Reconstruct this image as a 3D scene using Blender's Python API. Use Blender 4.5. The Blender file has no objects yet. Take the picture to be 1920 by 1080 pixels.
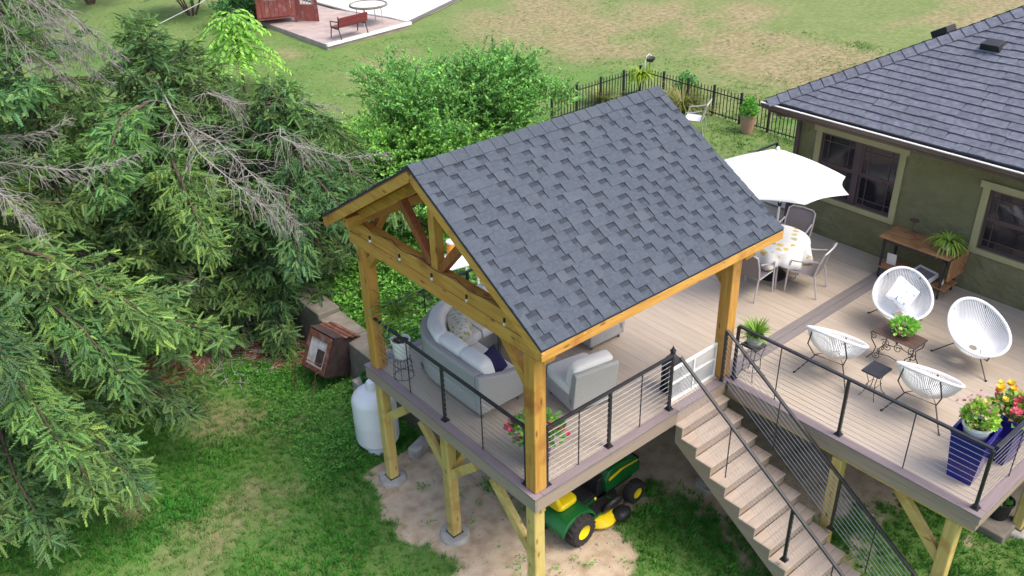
import bpy, bmesh, math, random
import numpy as np
from mathutils import Matrix, Vector
R = math.radians
random.seed(7); rng = np.random.default_rng(11)
S = bpy.context.scene
COL = S.collection

# ------------------------------------------------------------------ camera
CAM_F, CAM_PITCH, CAM_YAW, CAM_ROLL = 1670.0, 0.52271, 0.88410, -0.02916
CAM_C = Vector((-5.416, -6.273, 7.840))
cd = bpy.data.cameras.new('camera'); cam = bpy.data.objects.new('camera', cd); COL.objects.link(cam)
_fw = Vector((math.cos(CAM_YAW)*math.cos(CAM_PITCH), math.sin(CAM_YAW)*math.cos(CAM_PITCH), -math.sin(CAM_PITCH)))
_r = _fw.cross(Vector((0, 0, 1))).normalized(); _u = _r.cross(_fw)
_r2 = _r*math.cos(CAM_ROLL)+_u*math.sin(CAM_ROLL); _u2 = -_r*math.sin(CAM_ROLL)+_u*math.cos(CAM_ROLL)
M = Matrix((_r2, _u2, -_fw)).transposed().to_4x4(); M.translation = CAM_C
cam.matrix_world = M
cd.sensor_width = 36; cd.lens = CAM_F*36/1920; cd.clip_end = 1500
S.camera = cam

# ------------------------------------------------------------------ sky, sun, exposure (bright overcast)
w = bpy.data.worlds.new('World'); S.world = w; w.use_nodes = True
nt = w.node_tree; sky = nt.nodes.new('ShaderNodeTexSky'); sky.sky_type = 'NISHITA'; sky.sun_disc = False
SUN_EL, SUN_AZ = R(58), R(-62)             # azimuth of the sun in the x,y plane
sky.sun_elevation = SUN_EL; sky.sun_rotation = math.pi/2-SUN_AZ
sky.air_density = 1.0; sky.dust_density = 4.0; sky.ozone_density = 0.6
bg = nt.nodes['Background']; bg.inputs[1].default_value = 0.15
nt.links.new(sky.outputs[0], bg.inputs[0])
sd = bpy.data.lights.new('sun', 'SUN'); sun = bpy.data.objects.new('sun', sd); COL.objects.link(sun)
sd.energy = 0.9; sd.angle = R(28); sd.color = (1, 0.96, 0.9)
sun.rotation_euler = Vector((math.cos(SUN_AZ)*math.cos(SUN_EL), math.sin(SUN_AZ)*math.cos(SUN_EL), math.sin(SUN_EL))).to_track_quat('Z', 'Y').to_euler()
S.view_settings.view_transform = 'Standard'; S.view_settings.look = 'None'
S.view_settings.exposure = 1.18; S.view_settings.gamma = 1; S.view_settings.use_curve_mapping = False
S.render.engine = 'CYCLES'

# ------------------------------------------------------------------ materials
MATS = {}
def pm(name, c1, c2=None, scale=6.0, rough=0.6, bump=0.0, metal=0.0, stretch=(1, 1, 1), orand=0.0, detail=6.0, bscale=None,
       spec=0.5, trans=0.0, alpha=1.0, attr=None, contrast=(0.35, 0.65), sheen=0.0, c3=None, c3s=1.5, subs=0.0, knots=None, bdist=0.02):
    """procedural Principled material: two colours mixed by noise, a per-piece shade and fine relief"""
    m = bpy.data.materials.new(name); m.use_nodes = True; n = m.node_tree.nodes; l = m.node_tree.links
    b = n['Principled BSDF']; b.inputs['Roughness'].default_value = rough; b.inputs['Metallic'].default_value = metal
    b.inputs['Specular IOR Level'].default_value = spec
    tc = n.new('ShaderNodeTexCoord'); oi = n.new('ShaderNodeObjectInfo')
    ad = n.new('ShaderNodeVectorMath'); ad.operation = 'MULTIPLY_ADD'
    cb = n.new('ShaderNodeCombineXYZ')
    for k in range(3): l.new(oi.outputs['Random'], cb.inputs[k])
    l.new(cb.outputs[0], ad.inputs[0]); ad.inputs[1].default_value = (37, 53, 71); l.new(tc.outputs['Object'], ad.inputs[2])
    mp = n.new('ShaderNodeMapping'); mp.inputs['Scale'].default_value = stretch; l.new(ad.outputs[0], mp.inputs[0])
    nz = n.new('ShaderNodeTexNoise'); nz.inputs['Scale'].default_value = scale; nz.inputs['Detail'].default_value = detail
    l.new(mp.outputs[0], nz.inputs['Vector'])
    if c2 is None: c2 = tuple(x*0.8 for x in c1)
    rp = n.new('ShaderNodeValToRGB'); rp.color_ramp.elements[0].position = contrast[0]; rp.color_ramp.elements[1].position = contrast[1]
    rp.color_ramp.elements[0].color = (*c1, 1); rp.color_ramp.elements[1].color = (*c2, 1)
    l.new(nz.outputs[0], rp.inputs[0]); out = rp.outputs[0]
    if c3:
        n3 = n.new('ShaderNodeTexNoise'); n3.inputs['Scale'].default_value = c3s; n3.inputs['Detail'].default_value = 5; l.new(ad.outputs[0], n3.inputs['Vector'])
        r3 = n.new('ShaderNodeMapRange'); r3.inputs[1].default_value = 0.52; r3.inputs[2].default_value = 0.7; l.new(n3.outputs[0], r3.inputs[0])
        mx = n.new('ShaderNodeMix'); mx.data_type = 'RGBA'; l.new(r3.outputs[0], mx.inputs[0]); l.new(out, mx.inputs[6]); mx.inputs[7].default_value = (*c3, 1); out = mx.outputs[2]
    if knots:
        ks = n.new('ShaderNodeMapping'); ks.inputs['Scale'].default_value = tuple(1.6 if q > 2 else 0.55 for q in stretch); l.new(ad.outputs[0], ks.inputs[0])
        vo = n.new('ShaderNodeTexVoronoi'); vo.inputs['Scale'].default_value = 4.2; l.new(ks.outputs[0], vo.inputs['Vector'])
        kr = n.new('ShaderNodeMapRange'); kr.inputs[1].default_value = 0.07; kr.inputs[2].default_value = 0.16; kr.inputs[3].default_value = 0.8; kr.inputs[4].default_value = 0.0; l.new(vo.outputs['Distance'], kr.inputs[0])
        mk = n.new('ShaderNodeMix'); mk.data_type = 'RGBA'; l.new(kr.outputs[0], mk.inputs[0]); l.new(out, mk.inputs[6]); mk.inputs[7].default_value = (*knots, 1); out = mk.outputs[2]
    if attr:
        at = n.new('ShaderNodeAttribute'); at.attribute_name = attr
        mx = n.new('ShaderNodeMix'); mx.data_type = 'RGBA'; mx.blend_type = 'MULTIPLY'; mx.inputs[0].default_value = 1
        l.new(out, mx.inputs[6]); l.new(at.outputs['Color'], mx.inputs[7]); out = mx.outputs[2]
    if orand:
        hs = n.new('ShaderNodeHueSaturation'); mr = n.new('ShaderNodeMapRange')
        mr.inputs[3].default_value = 1-orand; mr.inputs[4].default_value = 1+orand
        l.new(oi.outputs['Random'], mr.inputs[0]); l.new(mr.outputs[0], hs.inputs['Value']); l.new(out, hs.inputs['Color']); out = hs.outputs[0]
    l.new(out, b.inputs['Base Color'])
    if bump:
        n2 = n.new('ShaderNodeTexNoise'); n2.inputs['Scale'].default_value = bscale or scale*4; n2.inputs['Detail'].default_value = 5
        l.new(mp.outputs[0], n2.inputs['Vector'])
        bp = n.new('ShaderNodeBump'); bp.inputs['Strength'].default_value = bump; bp.inputs['Distance'].default_value = bdist
        l.new(n2.outputs[0], bp.inputs['Height']); l.new(bp.outputs[0], b.inputs['Normal'])
    if trans: b.inputs['Transmission Weight'].default_value = trans
    if alpha < 1: b.inputs['Alpha'].default_value = alpha
    if sheen: b.inputs['Sheen Weight'].default_value = sheen
    if subs:   # thin leaves let some light through
        tr = n.new('ShaderNodeBsdfTranslucent'); ms = n.new('ShaderNodeMixShader'); ms.inputs[0].default_value = subs
        l.new(out, tr.inputs[0]); l.new(b.outputs[0], ms.inputs[1]); l.new(tr.outputs[0], ms.inputs[2]); l.new(ms.outputs[0], n['Material Output'].inputs[0])
    MATS[name] = m; return m

def wood(name, c1, c2, axis, **k):
    st = [9, 9, 9]; st[axis] = 0.7
    return pm(name, c1, c2, scale=2.2, stretch=tuple(st), bump=0.25, rough=k.pop('rough', 0.55), orand=k.pop('orand', 0.1), **k)
OR1, OR2 = (0.60, 0.33, 0.075), (0.48, 0.225, 0.045)
for ax, nm in enumerate('xyz'): wood('cedar_'+nm, OR1, OR2, ax, c3=(0.34, 0.125, 0.03), c3s=2.2, knots=(0.16, 0.05, 0.015))
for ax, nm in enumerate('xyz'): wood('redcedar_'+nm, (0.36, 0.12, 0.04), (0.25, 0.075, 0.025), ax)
for ax, nm in enumerate('xyz'): wood('pine_'+nm, (0.62, 0.48, 0.17), (0.53, 0.38, 0.12), ax, c3=(0.42, 0.25, 0.07), c3s=3.0, knots=(0.22, 0.11, 0.03))
wood('deck_board', (0.445, 0.375, 0.30), (0.405, 0.335, 0.262), 1, orand=0.035, c3=(0.42, 0.35, 0.285), c3s=1.0)
wood('border_x', (0.25, 0.20, 0.205), (0.215, 0.17, 0.175), 0, orand=0.06)
wood('border_y', (0.25, 0.20, 0.205), (0.215, 0.17, 0.175), 1, orand=0.06)
wood('divider', (0.21, 0.185, 0.18), (0.175, 0.155, 0.15), 0, orand=0.08)
for ax, nm in enumerate('xyz'): wood('fascia_'+nm, (0.37, 0.285, 0.23), (0.32, 0.245, 0.195), ax)
wood('tread', (0.44, 0.36, 0.29), (0.385, 0.305, 0.24), 0, orand=0.05); pm('riser', (0.36, 0.28, 0.22), (0.32, 0.25, 0.19), 3, orand=0.04)
wood('console_wood', (0.42, 0.22, 0.10), (0.27, 0.13, 0.055), 1, c3=(0.18, 0.08, 0.03), c3s=4)
wood('red_wood', (0.30, 0.075, 0.06), (0.22, 0.05, 0.045), 2, c3=(0.34, 0.2, 0.18), c3s=3); wood('bench_red', (0.23, 0.035, 0.035), (0.16, 0.025, 0.03), 0)
pm('black_metal', (0.018, 0.018, 0.022), (0.03, 0.03, 0.035), 8, rough=0.42); pm('cable', (0.55, 0.55, 0.56), (0.45, 0.45, 0.46), 9, rough=0.3, metal=0.8)
pm('bronze', (0.075, 0.05, 0.045), (0.055, 0.035, 0.03), 8, rough=0.5); pm('iron', (0.05, 0.042, 0.04), (0.035, 0.03, 0.03), 9, rough=0.5)
pm('white_paint', (0.82, 0.82, 0.81), (0.78, 0.78, 0.77), 3, rough=0.4); pm('cushion', (0.84, 0.82, 0.78), (0.80, 0.78, 0.74), 5, rough=0.9, bump=0.15, sheen=0.2)
pm('wicker', (0.43, 0.425, 0.415), (0.37, 0.365, 0.355), 60, rough=0.75, bump=0.6, bscale=90); pm('wicker_dark', (0.2, 0.18, 0.17), (0.13, 0.12, 0.11), 60, rough=0.8, bump=0.6, bscale=90)
pm('canvas_white', (0.80, 0.795, 0.78), (0.78, 0.775, 0.76), 2, rough=0.85, subs=0.15); pm('acap_white', (0.84, 0.84, 0.84), (0.8, 0.8, 0.8), 4, rough=0.45)
pm('shingle', (0.064, 0.077, 0.097), (0.084, 0.099, 0.121), 22, rough=0.92, bump=0.45, bscale=160, orand=0.035, detail=9, spec=0.2, c3=(0.092, 0.106, 0.126), c3s=0.9)
pm('shingle_low', (0.060, 0.072, 0.091), (0.078, 0.092, 0.112), 14, rough=0.94, bump=0.3, bscale=160, orand=0.1, spec=0.2)
pm('shingle_band', (0.036, 0.042, 0.055), (0.048, 0.055, 0.07), 14, rough=0.95, bump=0.3, bscale=160, spec=0.2)
pm('hshingle', (0.105, 0.112, 0.142), (0.155, 0.163, 0.195), 12, rough=0.92, bump=0.35, bscale=160, orand=0.10, spec=0.2)
pm('stucco', (0.155, 0.15, 0.073), (0.185, 0.178, 0.09), 3.5, rough=0.95, bump=0.9, bscale=9, bdist=0.05, stretch=(1, 0.85, 1.15), c3=(0.20, 0.192, 0.105), c3s=3.0)
pm('trim_green', (0.38, 0.35, 0.19), (0.34, 0.31, 0.165), 3, rough=0.7); pm('sash', (0.095, 0.06, 0.07), (0.075, 0.047, 0.055), 5, rough=0.5)
pm('gutter', (0.74, 0.70, 0.66), (0.68, 0.64, 0.6), 4, rough=0.4); pm('fascia_brown', (0.10, 0.07, 0.055), (0.08, 0.055, 0.045), 4, rough=0.6)
pm('glass', (0.012, 0.012, 0.016), (0.02, 0.02, 0.026), 2, rough=0.06, spec=0.6); pm('black_plastic', (0.012, 0.012, 0.014), (0.018, 0.018, 0.02), 6, rough=0.55)
pm('navy_glaze', (0.014, 0.010, 0.16), (0.018, 0.014, 0.20), 3, rough=0.12); pm('terracotta', (0.52, 0.30, 0.24), (0.46, 0.26, 0.2), 5, rough=0.8)
pm('soil', (0.05, 0.03, 0.02), (0.09, 0.055, 0.035), 20, rough=1, bump=0.6); pm('concrete', (0.42, 0.40, 0.36), (0.30, 0.285, 0.26), 4, rough=0.95, bump=0.5, c3=(0.22, 0.21, 0.18), c3s=2)
pm('old_concrete', (0.23, 0.205, 0.17), (0.16, 0.14, 0.115), 3, rough=1, bump=0.7, c3=(0.12, 0.13, 0.08), c3s=1.6)
pm('tank_white', (0.78, 0.79, 0.80), (0.74, 0.75, 0.76), 2, rough=0.35); pm('tractor_green', (0.012, 0.13, 0.028), (0.01, 0.10, 0.022), 4, rough=0.3)
pm('tractor_yellow', (0.85, 0.64, 0.01), (0.78, 0.56, 0.01), 4, rough=0.35); pm('rubber', (0.022, 0.02, 0.02), (0.035, 0.03, 0.028), 20, rough=0.85, bump=0.4)
pm('rust', (0.17, 0.058, 0.032), (0.08, 0.032, 0.024), 6, rough=0.85, bump=0.4, c3=(0.24, 0.15, 0.12), c3s=5); pm('rust_dark', (0.06, 0.035, 0.032), (0.035, 0.022, 0.022), 9, rough=0.85)
pm('ash', (0.5, 0.5, 0.52), (0.36, 0.33, 0.3), 9, rough=0.9); pm('alu', (0.56, 0.53, 0.53), (0.5, 0.47, 0.47), 6, rough=0.4, metal=0.25)
pm('sling', (0.23, 0.20, 0.205), (0.19, 0.165, 0.17), 60, rough=0.9); pm('bark', (0.14, 0.095, 0.07), (0.075, 0.05, 0.04), 8, rough=1, bump=0.8, stretch=(3, 3, 0.6))
pm('deadwood', (0.34, 0.315, 0.295), (0.23, 0.21, 0.19), 9, rough=1, bump=0.4); pm('stem', (0.12, 0.13, 0.04), (0.09, 0.08, 0.03), 8, rough=0.8)
pm('spruce', (0.115, 0.23, 0.076), (0.09, 0.19, 0.064), 3, rough=0.75, attr='tint', subs=0.12, spec=0.3)
pm('leaf', (0.19, 0.42, 0.11), (0.155, 0.37, 0.09), 3, rough=0.6, attr='tint', subs=0.25, spec=0.3)
pm('grass', (0.092, 0.25, 0.042), (0.075, 0.21, 0.035), 2, rough=0.8, attr='tint', subs=0.2, spec=0.2)
pm('palm_leaf', (0.12, 0.22, 0.035), (0.09, 0.17, 0.03), 4, rough=0.5, attr='tint', subs=0.2)
pm('petal', (0.85, 0.85, 0.85), (0.8, 0.8, 0.8), 4, rough=0.7, attr='tint', subs=0.2)
pm('pavers', (0.42, 0.34, 0.31), (0.34, 0.27, 0.245), 2, rough=0.95, bump=0.3, c3=(0.30, 0.24, 0.22)); pm('teal', (0.08, 0.4, 0.36), (0.07, 0.33, 0.3), 4, rough=0.5)
pm('orange', (0.75, 0.30, 0.03), (0.7, 0.26, 0.02), 4, rough=0.5); pm('copper', (0.2, 0.12, 0.10), (0.15, 0.09, 0.08), 9, rough=0.4, metal=0.5)
pm('clear_panel', (0.72, 0.73, 0.74), (0.68, 0.69, 0.7), 3, rough=0.3, alpha=0.32); pm('navy_cloth', (0.02, 0.018, 0.07), (0.026, 0.022, 0.085), 9, rough=0.95)
pm('bulb', (0.75, 0.72, 0.65), (0.6, 0.55, 0.5), 4, rough=0.15)

def pattern_mat(name, base, spots, scale, thr, kind='VORONOI', stretch=(1, 1, 1), rough=0.85):
    """printed cloth: spots of a few colours on a plain ground"""
    m = bpy.data.materials.new(name); m.use_nodes = True; n = m.node_tree.nodes; l = m.node_tree.links; b = n['Principled BSDF']; b.inputs['Roughness'].default_value = rough
    tc = n.new('ShaderNodeTexCoord'); mp = n.new('ShaderNodeMapping'); mp.inputs['Scale'].default_value = stretch; l.new(tc.outputs['Object'], mp.inputs[0])
    nn = n.new('ShaderNodeTexNoise'); nn.inputs['Scale'].default_value = scale*1.4; l.new(mp.outputs[0], nn.inputs[0])
    va = n.new('ShaderNodeVectorMath'); va.operation = 'MULTIPLY_ADD'; va.inputs[1].default_value = (0.12,)*3; l.new(nn.outputs['Color'], va.inputs[0]); l.new(mp.outputs[0], va.inputs[2])
    v = n.new('ShaderNodeTexVoronoi'); v.inputs['Scale'].default_value = scale; l.new(va.outputs[0], v.inputs['Vector'])
    rp = n.new('ShaderNodeValToRGB'); rp.color_ramp.interpolation = 'CONSTANT'
    e = rp.color_ramp.elements; e[0].color = (*spots[0], 1); e[1].position = 1/len(spots); e[1].color = (*spots[1 % len(spots)], 1)
    for i in range(2, len(spots)): q = e.new(i/len(spots)); q.color = (*spots[i], 1)
    l.new(v.outputs['Color'], rp.inputs[0])
    lt = n.new('ShaderNodeMapRange'); lt.inputs[1].default_value = thr; lt.inputs[2].default_value = thr*1.25; l.new(v.outputs['Distance'], lt.inputs[0])
    mx = n.new('ShaderNodeMix'); mx.data_type = 'RGBA'; l.new(lt.outputs[0], mx.inputs[0]); l.new(rp.outputs[0], mx.inputs[6]); mx.inputs[7].default_value = (*base, 1)
    l.new(mx.outputs[2], b.inputs['Base Color']); MATS[name] = m
pattern_mat('lemon_cloth', (0.84, 0.83, 0.8), [(0.8, 0.45, 0.06), (0.75, 0.55, 0.2), (0.45, 0.48, 0.33), (0.8, 0.6, 0.12)], 6.0, 0.30)
pattern_mat('leaf_pillow', (0.72, 0.70, 0.64), [(0.42, 0.40, 0.10), (0.60, 0.57, 0.40), (0.40, 0.39, 0.16)], 15, 0.42, stretch=(1, 2.4, 1))
pattern_mat('blue_pillow', (0.78, 0.8, 0.82), [(0.25, 0.42, 0.58), (0.5, 0.62, 0.7), (0.2, 0.3, 0.45)], 11, 0.26)

# ------------------------------------------------------------------ mesh helpers
class MB:
    def __init__(s): s.v = []; s.f = []; s.mi = []; s.cur = 0
    def add(s, vs, fs):
        o = len(s.v); s.v += [tuple(p) for p in vs]
        for f in fs: s.f.append(tuple(i+o for i in f)); s.mi.append(s.cur)
        return s
    def box(s, c, d, rot=None):
        x, y, z = d[0]/2, d[1]/2, d[2]/2
        p = [Vector((sx*x, sy*y, sz*z)) for sz in (-1, 1) for sy in (-1, 1) for sx in (-1, 1)]
        if rot is not None: p = [rot @ q for q in p]
        c = Vector(c); return s.add([q+c for q in p], [(0, 2, 3, 1), (4, 5, 7, 6), (0, 1, 5, 4), (2, 6, 7, 3), (0, 4, 6, 2), (1, 3, 7, 5)])
    def b(s, x0, x1, y0, y1, z0, z1): return s.box(((x0+x1)/2, (y0+y1)/2, (z0+z1)/2), (x1-x0, y1-y0, z1-z0))
    def bar(s, p0, p1, w, h, up=(0, 0, 1)):
        p0 = Vector(p0); p1 = Vector(p1); d = (p1-p0); L = d.length; d.normalize(); up = Vector(up)
        if abs(d.dot(up)) > 0.98: up = Vector((1, 0, 0))
        sd_ = d.cross(up).normalized(); u2 = sd_.cross(d)
        return s.box((p0+p1)/2, (L, w, h), Matrix((d, sd_, u2)).transposed())
    def tube(s, path, r, n=6, caps=True, closed=False):
        P = [Vector(p) for p in path]; m = len(P); rs = r if isinstance(r, (list, tuple)) else [r]*m
        up = Vector((0.013, 0.021, 1)).normalized(); rings = []; pa = None
        for i in range(m):
            if closed: t = P[(i+1) % m]-P[i-1]
            else: t = P[min(i+1, m-1)]-P[max(i-1, 0)]
            if t.length < 1e-9: t = Vector((0, 0, 1))
            t.normalize()
            if pa is None:
                a = t.cross(up)
                if a.length < 0.05: a = t.cross(Vector((1, 0, 0)))
            else:
                a = pa-t*pa.dot(t)
            a.normalize(); pa = a; b2 = t.cross(a)
            rings.append([P[i]+(a*math.cos(2*math.pi*k/n)+b2*math.sin(2*math.pi*k/n))*rs[i] for k in range(n)])
        vs = [q for g in rings for q in g]; fs = []
        for i in range(m if closed else m-1):
            j = (i+1) % m
            for k in range(n): fs.append((i*n+k, i*n+(k+1) % n, j*n+(k+1) % n, j*n+k))
        if caps and not closed: fs.append(tuple(range(n-1, -1, -1))); fs.append(tuple((m-1)*n+k for k in range(n)))
        return s.add(vs, fs)
    def lathe(s, prof, n=24, c=(0, 0, 0), sx=1, sy=1, rot=None, caps=True):
        vs = []; fs = []; c = Vector(c)
        for r, z in prof:
            for k in range(n):
                p = Vector((r*math.cos(2*math.pi*k/n)*sx, r*math.sin(2*math.pi*k/n)*sy, z))
                if rot is not None: p = rot @ p
                vs.append(p+c)
        for i in range(len(prof)-1):
            for k in range(n): fs.append((i*n+k, i*n+(k+1) % n, (i+1)*n+(k+1) % n, (i+1)*n+k))
        if caps and prof[0][0] > 1e-5: fs.append(tuple(range(n-1, -1, -1)))
        if caps and prof[-1][0] > 1e-5: fs.append(tuple((len(prof)-1)*n+k for k in range(n)))
        return s.add(vs, fs)
    def prism(s, poly, ext, axis=2, off=0.0):
        """polygon in the plane across `axis`, extruded from off to off+ext"""
        n = len(poly); vs = []
        for e in (off, off+ext):
            for a, b_ in poly: vs.append({0: (e, a, b_), 1: (a, e, b_), 2: (a, b_, e)}[axis])
        fs = [tuple(range(n-1, -1, -1)), tuple(range(n, 2*n))]+[(i, (i+1) % n, n+(i+1) % n, n+i) for i in range(n)]
        return s.add(vs, fs)
    def ell(s, c, r, n=12, m=8, rot=None, pw=1.0):
        """superellipsoid: pw<1 boxier"""
        f = lambda t: math.copysign(abs(t)**pw, t); vs = []; fs = []; c = Vector(c)
        for i in range(m+1):
            th = math.pi*i/m-math.pi/2
            for k in range(n):
                ph = 2*math.pi*k/n
                p = Vector((r[0]*f(math.cos(th))*f(math.cos(ph)), r[1]*f(math.cos(th))*f(math.sin(ph)), r[2]*f(math.sin(th))))
                if rot is not None: p = rot @ p
                vs.append(p+c)
        for i in range(m):
            for k in range(n): fs.append((i*n+k, i*n+(k+1) % n, (i+1)*n+(k+1) % n, (i+1)*n+k))
        return s.add(vs, fs)
    def build(s, name, mat, parent=None, smooth=False, bevel=0.0, loc=None, rot=None):
        me = bpy.data.meshes.new(name); me.from_pydata(s.v, [], s.f); fixn(me)
        for mm in (mat if isinstance(mat, (list, tuple)) else [mat]): me.materials.append(MATS[mm])
        if isinstance(mat, (list, tuple)): me.polygons.foreach_set('material_index', s.mi)
        return link(name, me, parent, smooth, bevel, loc, rot)
def fixn(me):
    bm = bmesh.new(); bm.from_mesh(me); bmesh.ops.remove_doubles(bm, verts=bm.verts, dist=1e-6); bmesh.ops.recalc_face_normals(bm, faces=bm.faces); bm.to_mesh(me); bm.free()
def link(name, me, parent=None, smooth=False, bevel=0.0, loc=None, rot=None):
    o = bpy.data.objects.new(name, me); COL.objects.link(o)
    if parent is not None: o.parent = parent
    if loc is not None: o.location = loc
    if rot is not None:
        if isinstance(rot, Matrix): o.rotation_euler = rot.to_euler()
        else: o.rotation_euler = rot
    if smooth:
        me.polygons.foreach_set('use_smooth', [True]*len(me.polygons))
        try: me.set_sharp_from_angle(angle=R(40))
        except Exception: pass
    if bevel:
        md = o.modifiers.new('bevel', 'BEVEL'); md.width = bevel; md.segments = 2; md.limit_method = 'ANGLE'
    return o
def tag(o, label, cat, group=None):
    o['label'] = label; o['category'] = cat
    if group: o['group'] = group
    return o
def thing(name, label, cat, loc=(0, 0, 0), rz=0.0, group=None):
    o = bpy.data.objects.new(name, None); COL.objects.link(o); o.location = loc; o.rotation_euler = (0, 0, rz); o.empty_display_size = 0.1
    return tag(o, label, cat, group)
def kind(o, k): o['kind'] = k; return o
def copy_tree(o, parent=None):
    c = o.copy(); COL.objects.link(c)
    if parent is not None: c.parent = parent
    for ch in list(o.children): copy_tree(ch, c)
    return c
def tri_mesh(name, V, F, mat, parent=None, tint=None, smooth=False):
    """fast mesh from numpy arrays; F (n,3) or (n,4); tint (nverts,3)"""
    me = bpy.data.meshes.new(name); k = F.shape[1]
    me.vertices.add(len(V)); me.vertices.foreach_set('co', np.ascontiguousarray(V, dtype=np.float32).ravel())
    me.loops.add(F.size); me.loops.foreach_set('vertex_index', np.ascontiguousarray(F, dtype=np.int32).ravel())
    me.polygons.add(len(F)); me.polygons.foreach_set('loop_start', np.arange(0, F.size, k, dtype=np.int32))
    me.update(calc_edges=True)
    if tint is not None:
        a = me.attributes.new('tint', 'FLOAT_COLOR', 'POINT'); c = np.ones((len(V), 4), np.float32); c[:, :3] = tint; a.data.foreach_set('color', c.ravel())
    me.materials.append(MATS[mat])
    return link(name, me, parent, smooth)
def norm(a): return a/np.maximum(np.linalg.norm(a, axis=-1, keepdims=True), 1e-9)
def frames(D, up=(0, 0, 1), jitter=0.0):
    """per-item frames (n,3,3): columns = direction, side, normal"""
    D = norm(D); U = np.tile(np.array(up, float), (len(D), 1))
    if jitter: U = U+rng.normal(0, jitter, U.shape)
    Sd = norm(np.cross(U, D)); N = np.cross(D, Sd)
    return np.stack([D, Sd, N], 2)
def scatter(tv, tf, P, Fm, sc):
    """copies of a small template (tv, tf) at points P with frames Fm and scale sc (n,) or (n,3)"""
    n = len(P); sc = np.asarray(sc, float); sc = sc[:, None] if sc.ndim == 1 else sc
    L = tv[None]*sc[:, None, :] if sc.shape[1] == 3 else tv[None]*sc[:, None, :]
    V = np.einsum('nij,nkj->nki', Fm, L)+P[:, None, :]
    F = tf[None]+(np.arange(n)*len(tv))[:, None, None]
    return V.reshape(-1, 3), F.reshape(-1, tf.shape[1])

# ------------------------------------------------------------------ ground
def sstep(a, b, x): t = np.clip((x-a)/(b-a), 0, 1); return t*t*(3-2*t)
LOW = -2.25
def vnoise(x, y, s, seed=0):
    x = x/s+seed*17.3; y = y/s+seed*9.1; xi = np.floor(x).astype(np.int64); yi = np.floor(y).astype(np.int64); fx = x-xi; fy = y-yi
    h = lambda a, b_: (np.sin(a*127.1+b_*311.7+seed*74.7)*43758.5453) % 1.0
    fx = fx*fx*(3-2*fx); fy = fy*fy*(3-2*fy)
    return (h(xi, yi)*(1-fx)+h(xi+1, yi)*fx)*(1-fy)+(h(xi, yi+1)*(1-fx)+h(xi+1, yi+1)*fx)*fy
def height(x, y):
    x = np.asarray(x, float); y = np.asarray(y, float)
    up = -1.5+0.95*sstep(1.6, 6.5, x)
    soft = sstep(8.5, 13.0, y)                                     # past the wall's end the bank becomes a slope
    a = 1.42-soft*4.5; b_ = 1.5+soft*2.5
    bank = sstep(0, 1, (x-a)/(b_-a))
    side = sstep(4.12, 4.22, y)
    side = np.maximum(side, sstep(9.3, 9.5, x)*sstep(-9, -8, y))   # the house stands on the upper level
    z = LOW+(up-LOW)*bank*side
    z = z-0.42*sstep(-0.8, -3.0, y)*sstep(5.6, 4.4, x)
    far = sstep(14, 40, np.hypot(x-5, y-8))
    return z+0.05*(vnoise(x, y, 1.3, 1)-0.5)+0.03*(vnoise(x, y, 0.45, 2)-0.5)+far*0.5*(vnoise(x, y, 12, 3)-0.5)
gx = np.concatenate([-np.geomspace(300, 8.2, 24), np.arange(-8, 17, 0.16), np.geomspace(17.2, 400, 50)])
gy = np.concatenate([-np.geomspace(200, 6.2, 20), np.arange(-6, 14, 0.16), np.geomspace(14.2, 500, 60)])
gx = np.sort(np.concatenate([gx, [1.40, 1.44, 1.49]])); gy = np.sort(np.concatenate([gy, [4.10, 4.14, 4.18, 4.23]]))
X, Y = np.meshgrid(gx, gy, indexing='ij'); Z = height(X, Y)
GV = np.stack([X, Y, Z], -1).reshape(-1, 3); nx, ny = X.shape
ii = (np.arange(nx-1)[:, None]*ny+np.arange(ny-1)[None]).ravel(); GF = np.stack([ii, ii+ny, ii+ny+1, ii+1], 1)
def blob(x, y, cx, cy, rx, ry, rot=0.0, soft=0.5, ns=0.35):
    c, s_ = math.cos(rot), math.sin(rot); u = ((x-cx)*c+(y-cy)*s_)/rx; v = (-(x-cx)*s_+(y-cy)*c)/ry
    d = np.hypot(u, v)+(vnoise(x, y, 0.7, 5)-0.5)*ns*2+(vnoise(x, y, 0.25, 6)-0.5)*ns
    return 1-sstep(1-soft, 1+soft*0.3, d)
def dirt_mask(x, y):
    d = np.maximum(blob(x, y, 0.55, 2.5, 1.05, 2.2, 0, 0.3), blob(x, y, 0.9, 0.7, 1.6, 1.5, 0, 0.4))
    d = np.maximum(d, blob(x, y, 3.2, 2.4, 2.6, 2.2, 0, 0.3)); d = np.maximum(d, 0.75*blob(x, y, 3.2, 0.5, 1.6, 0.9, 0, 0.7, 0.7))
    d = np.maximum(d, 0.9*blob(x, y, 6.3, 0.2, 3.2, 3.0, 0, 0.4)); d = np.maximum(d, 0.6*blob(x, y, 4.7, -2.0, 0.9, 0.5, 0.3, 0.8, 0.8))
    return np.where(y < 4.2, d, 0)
def mulch_mask(x, y):
    m = np.maximum(blob(x, y, -1.9, 11.3, 2.6, 2.4, 0, 0.4, 0.5), blob(x, y, 0.4, 9.6, 1.7, 1.6, 0, 0.5, 0.5))
    return np.maximum(m, blob(x, y, -4.8, 11.5, 3.0, 3.2, 0, 0.4, 0.5))
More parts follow.
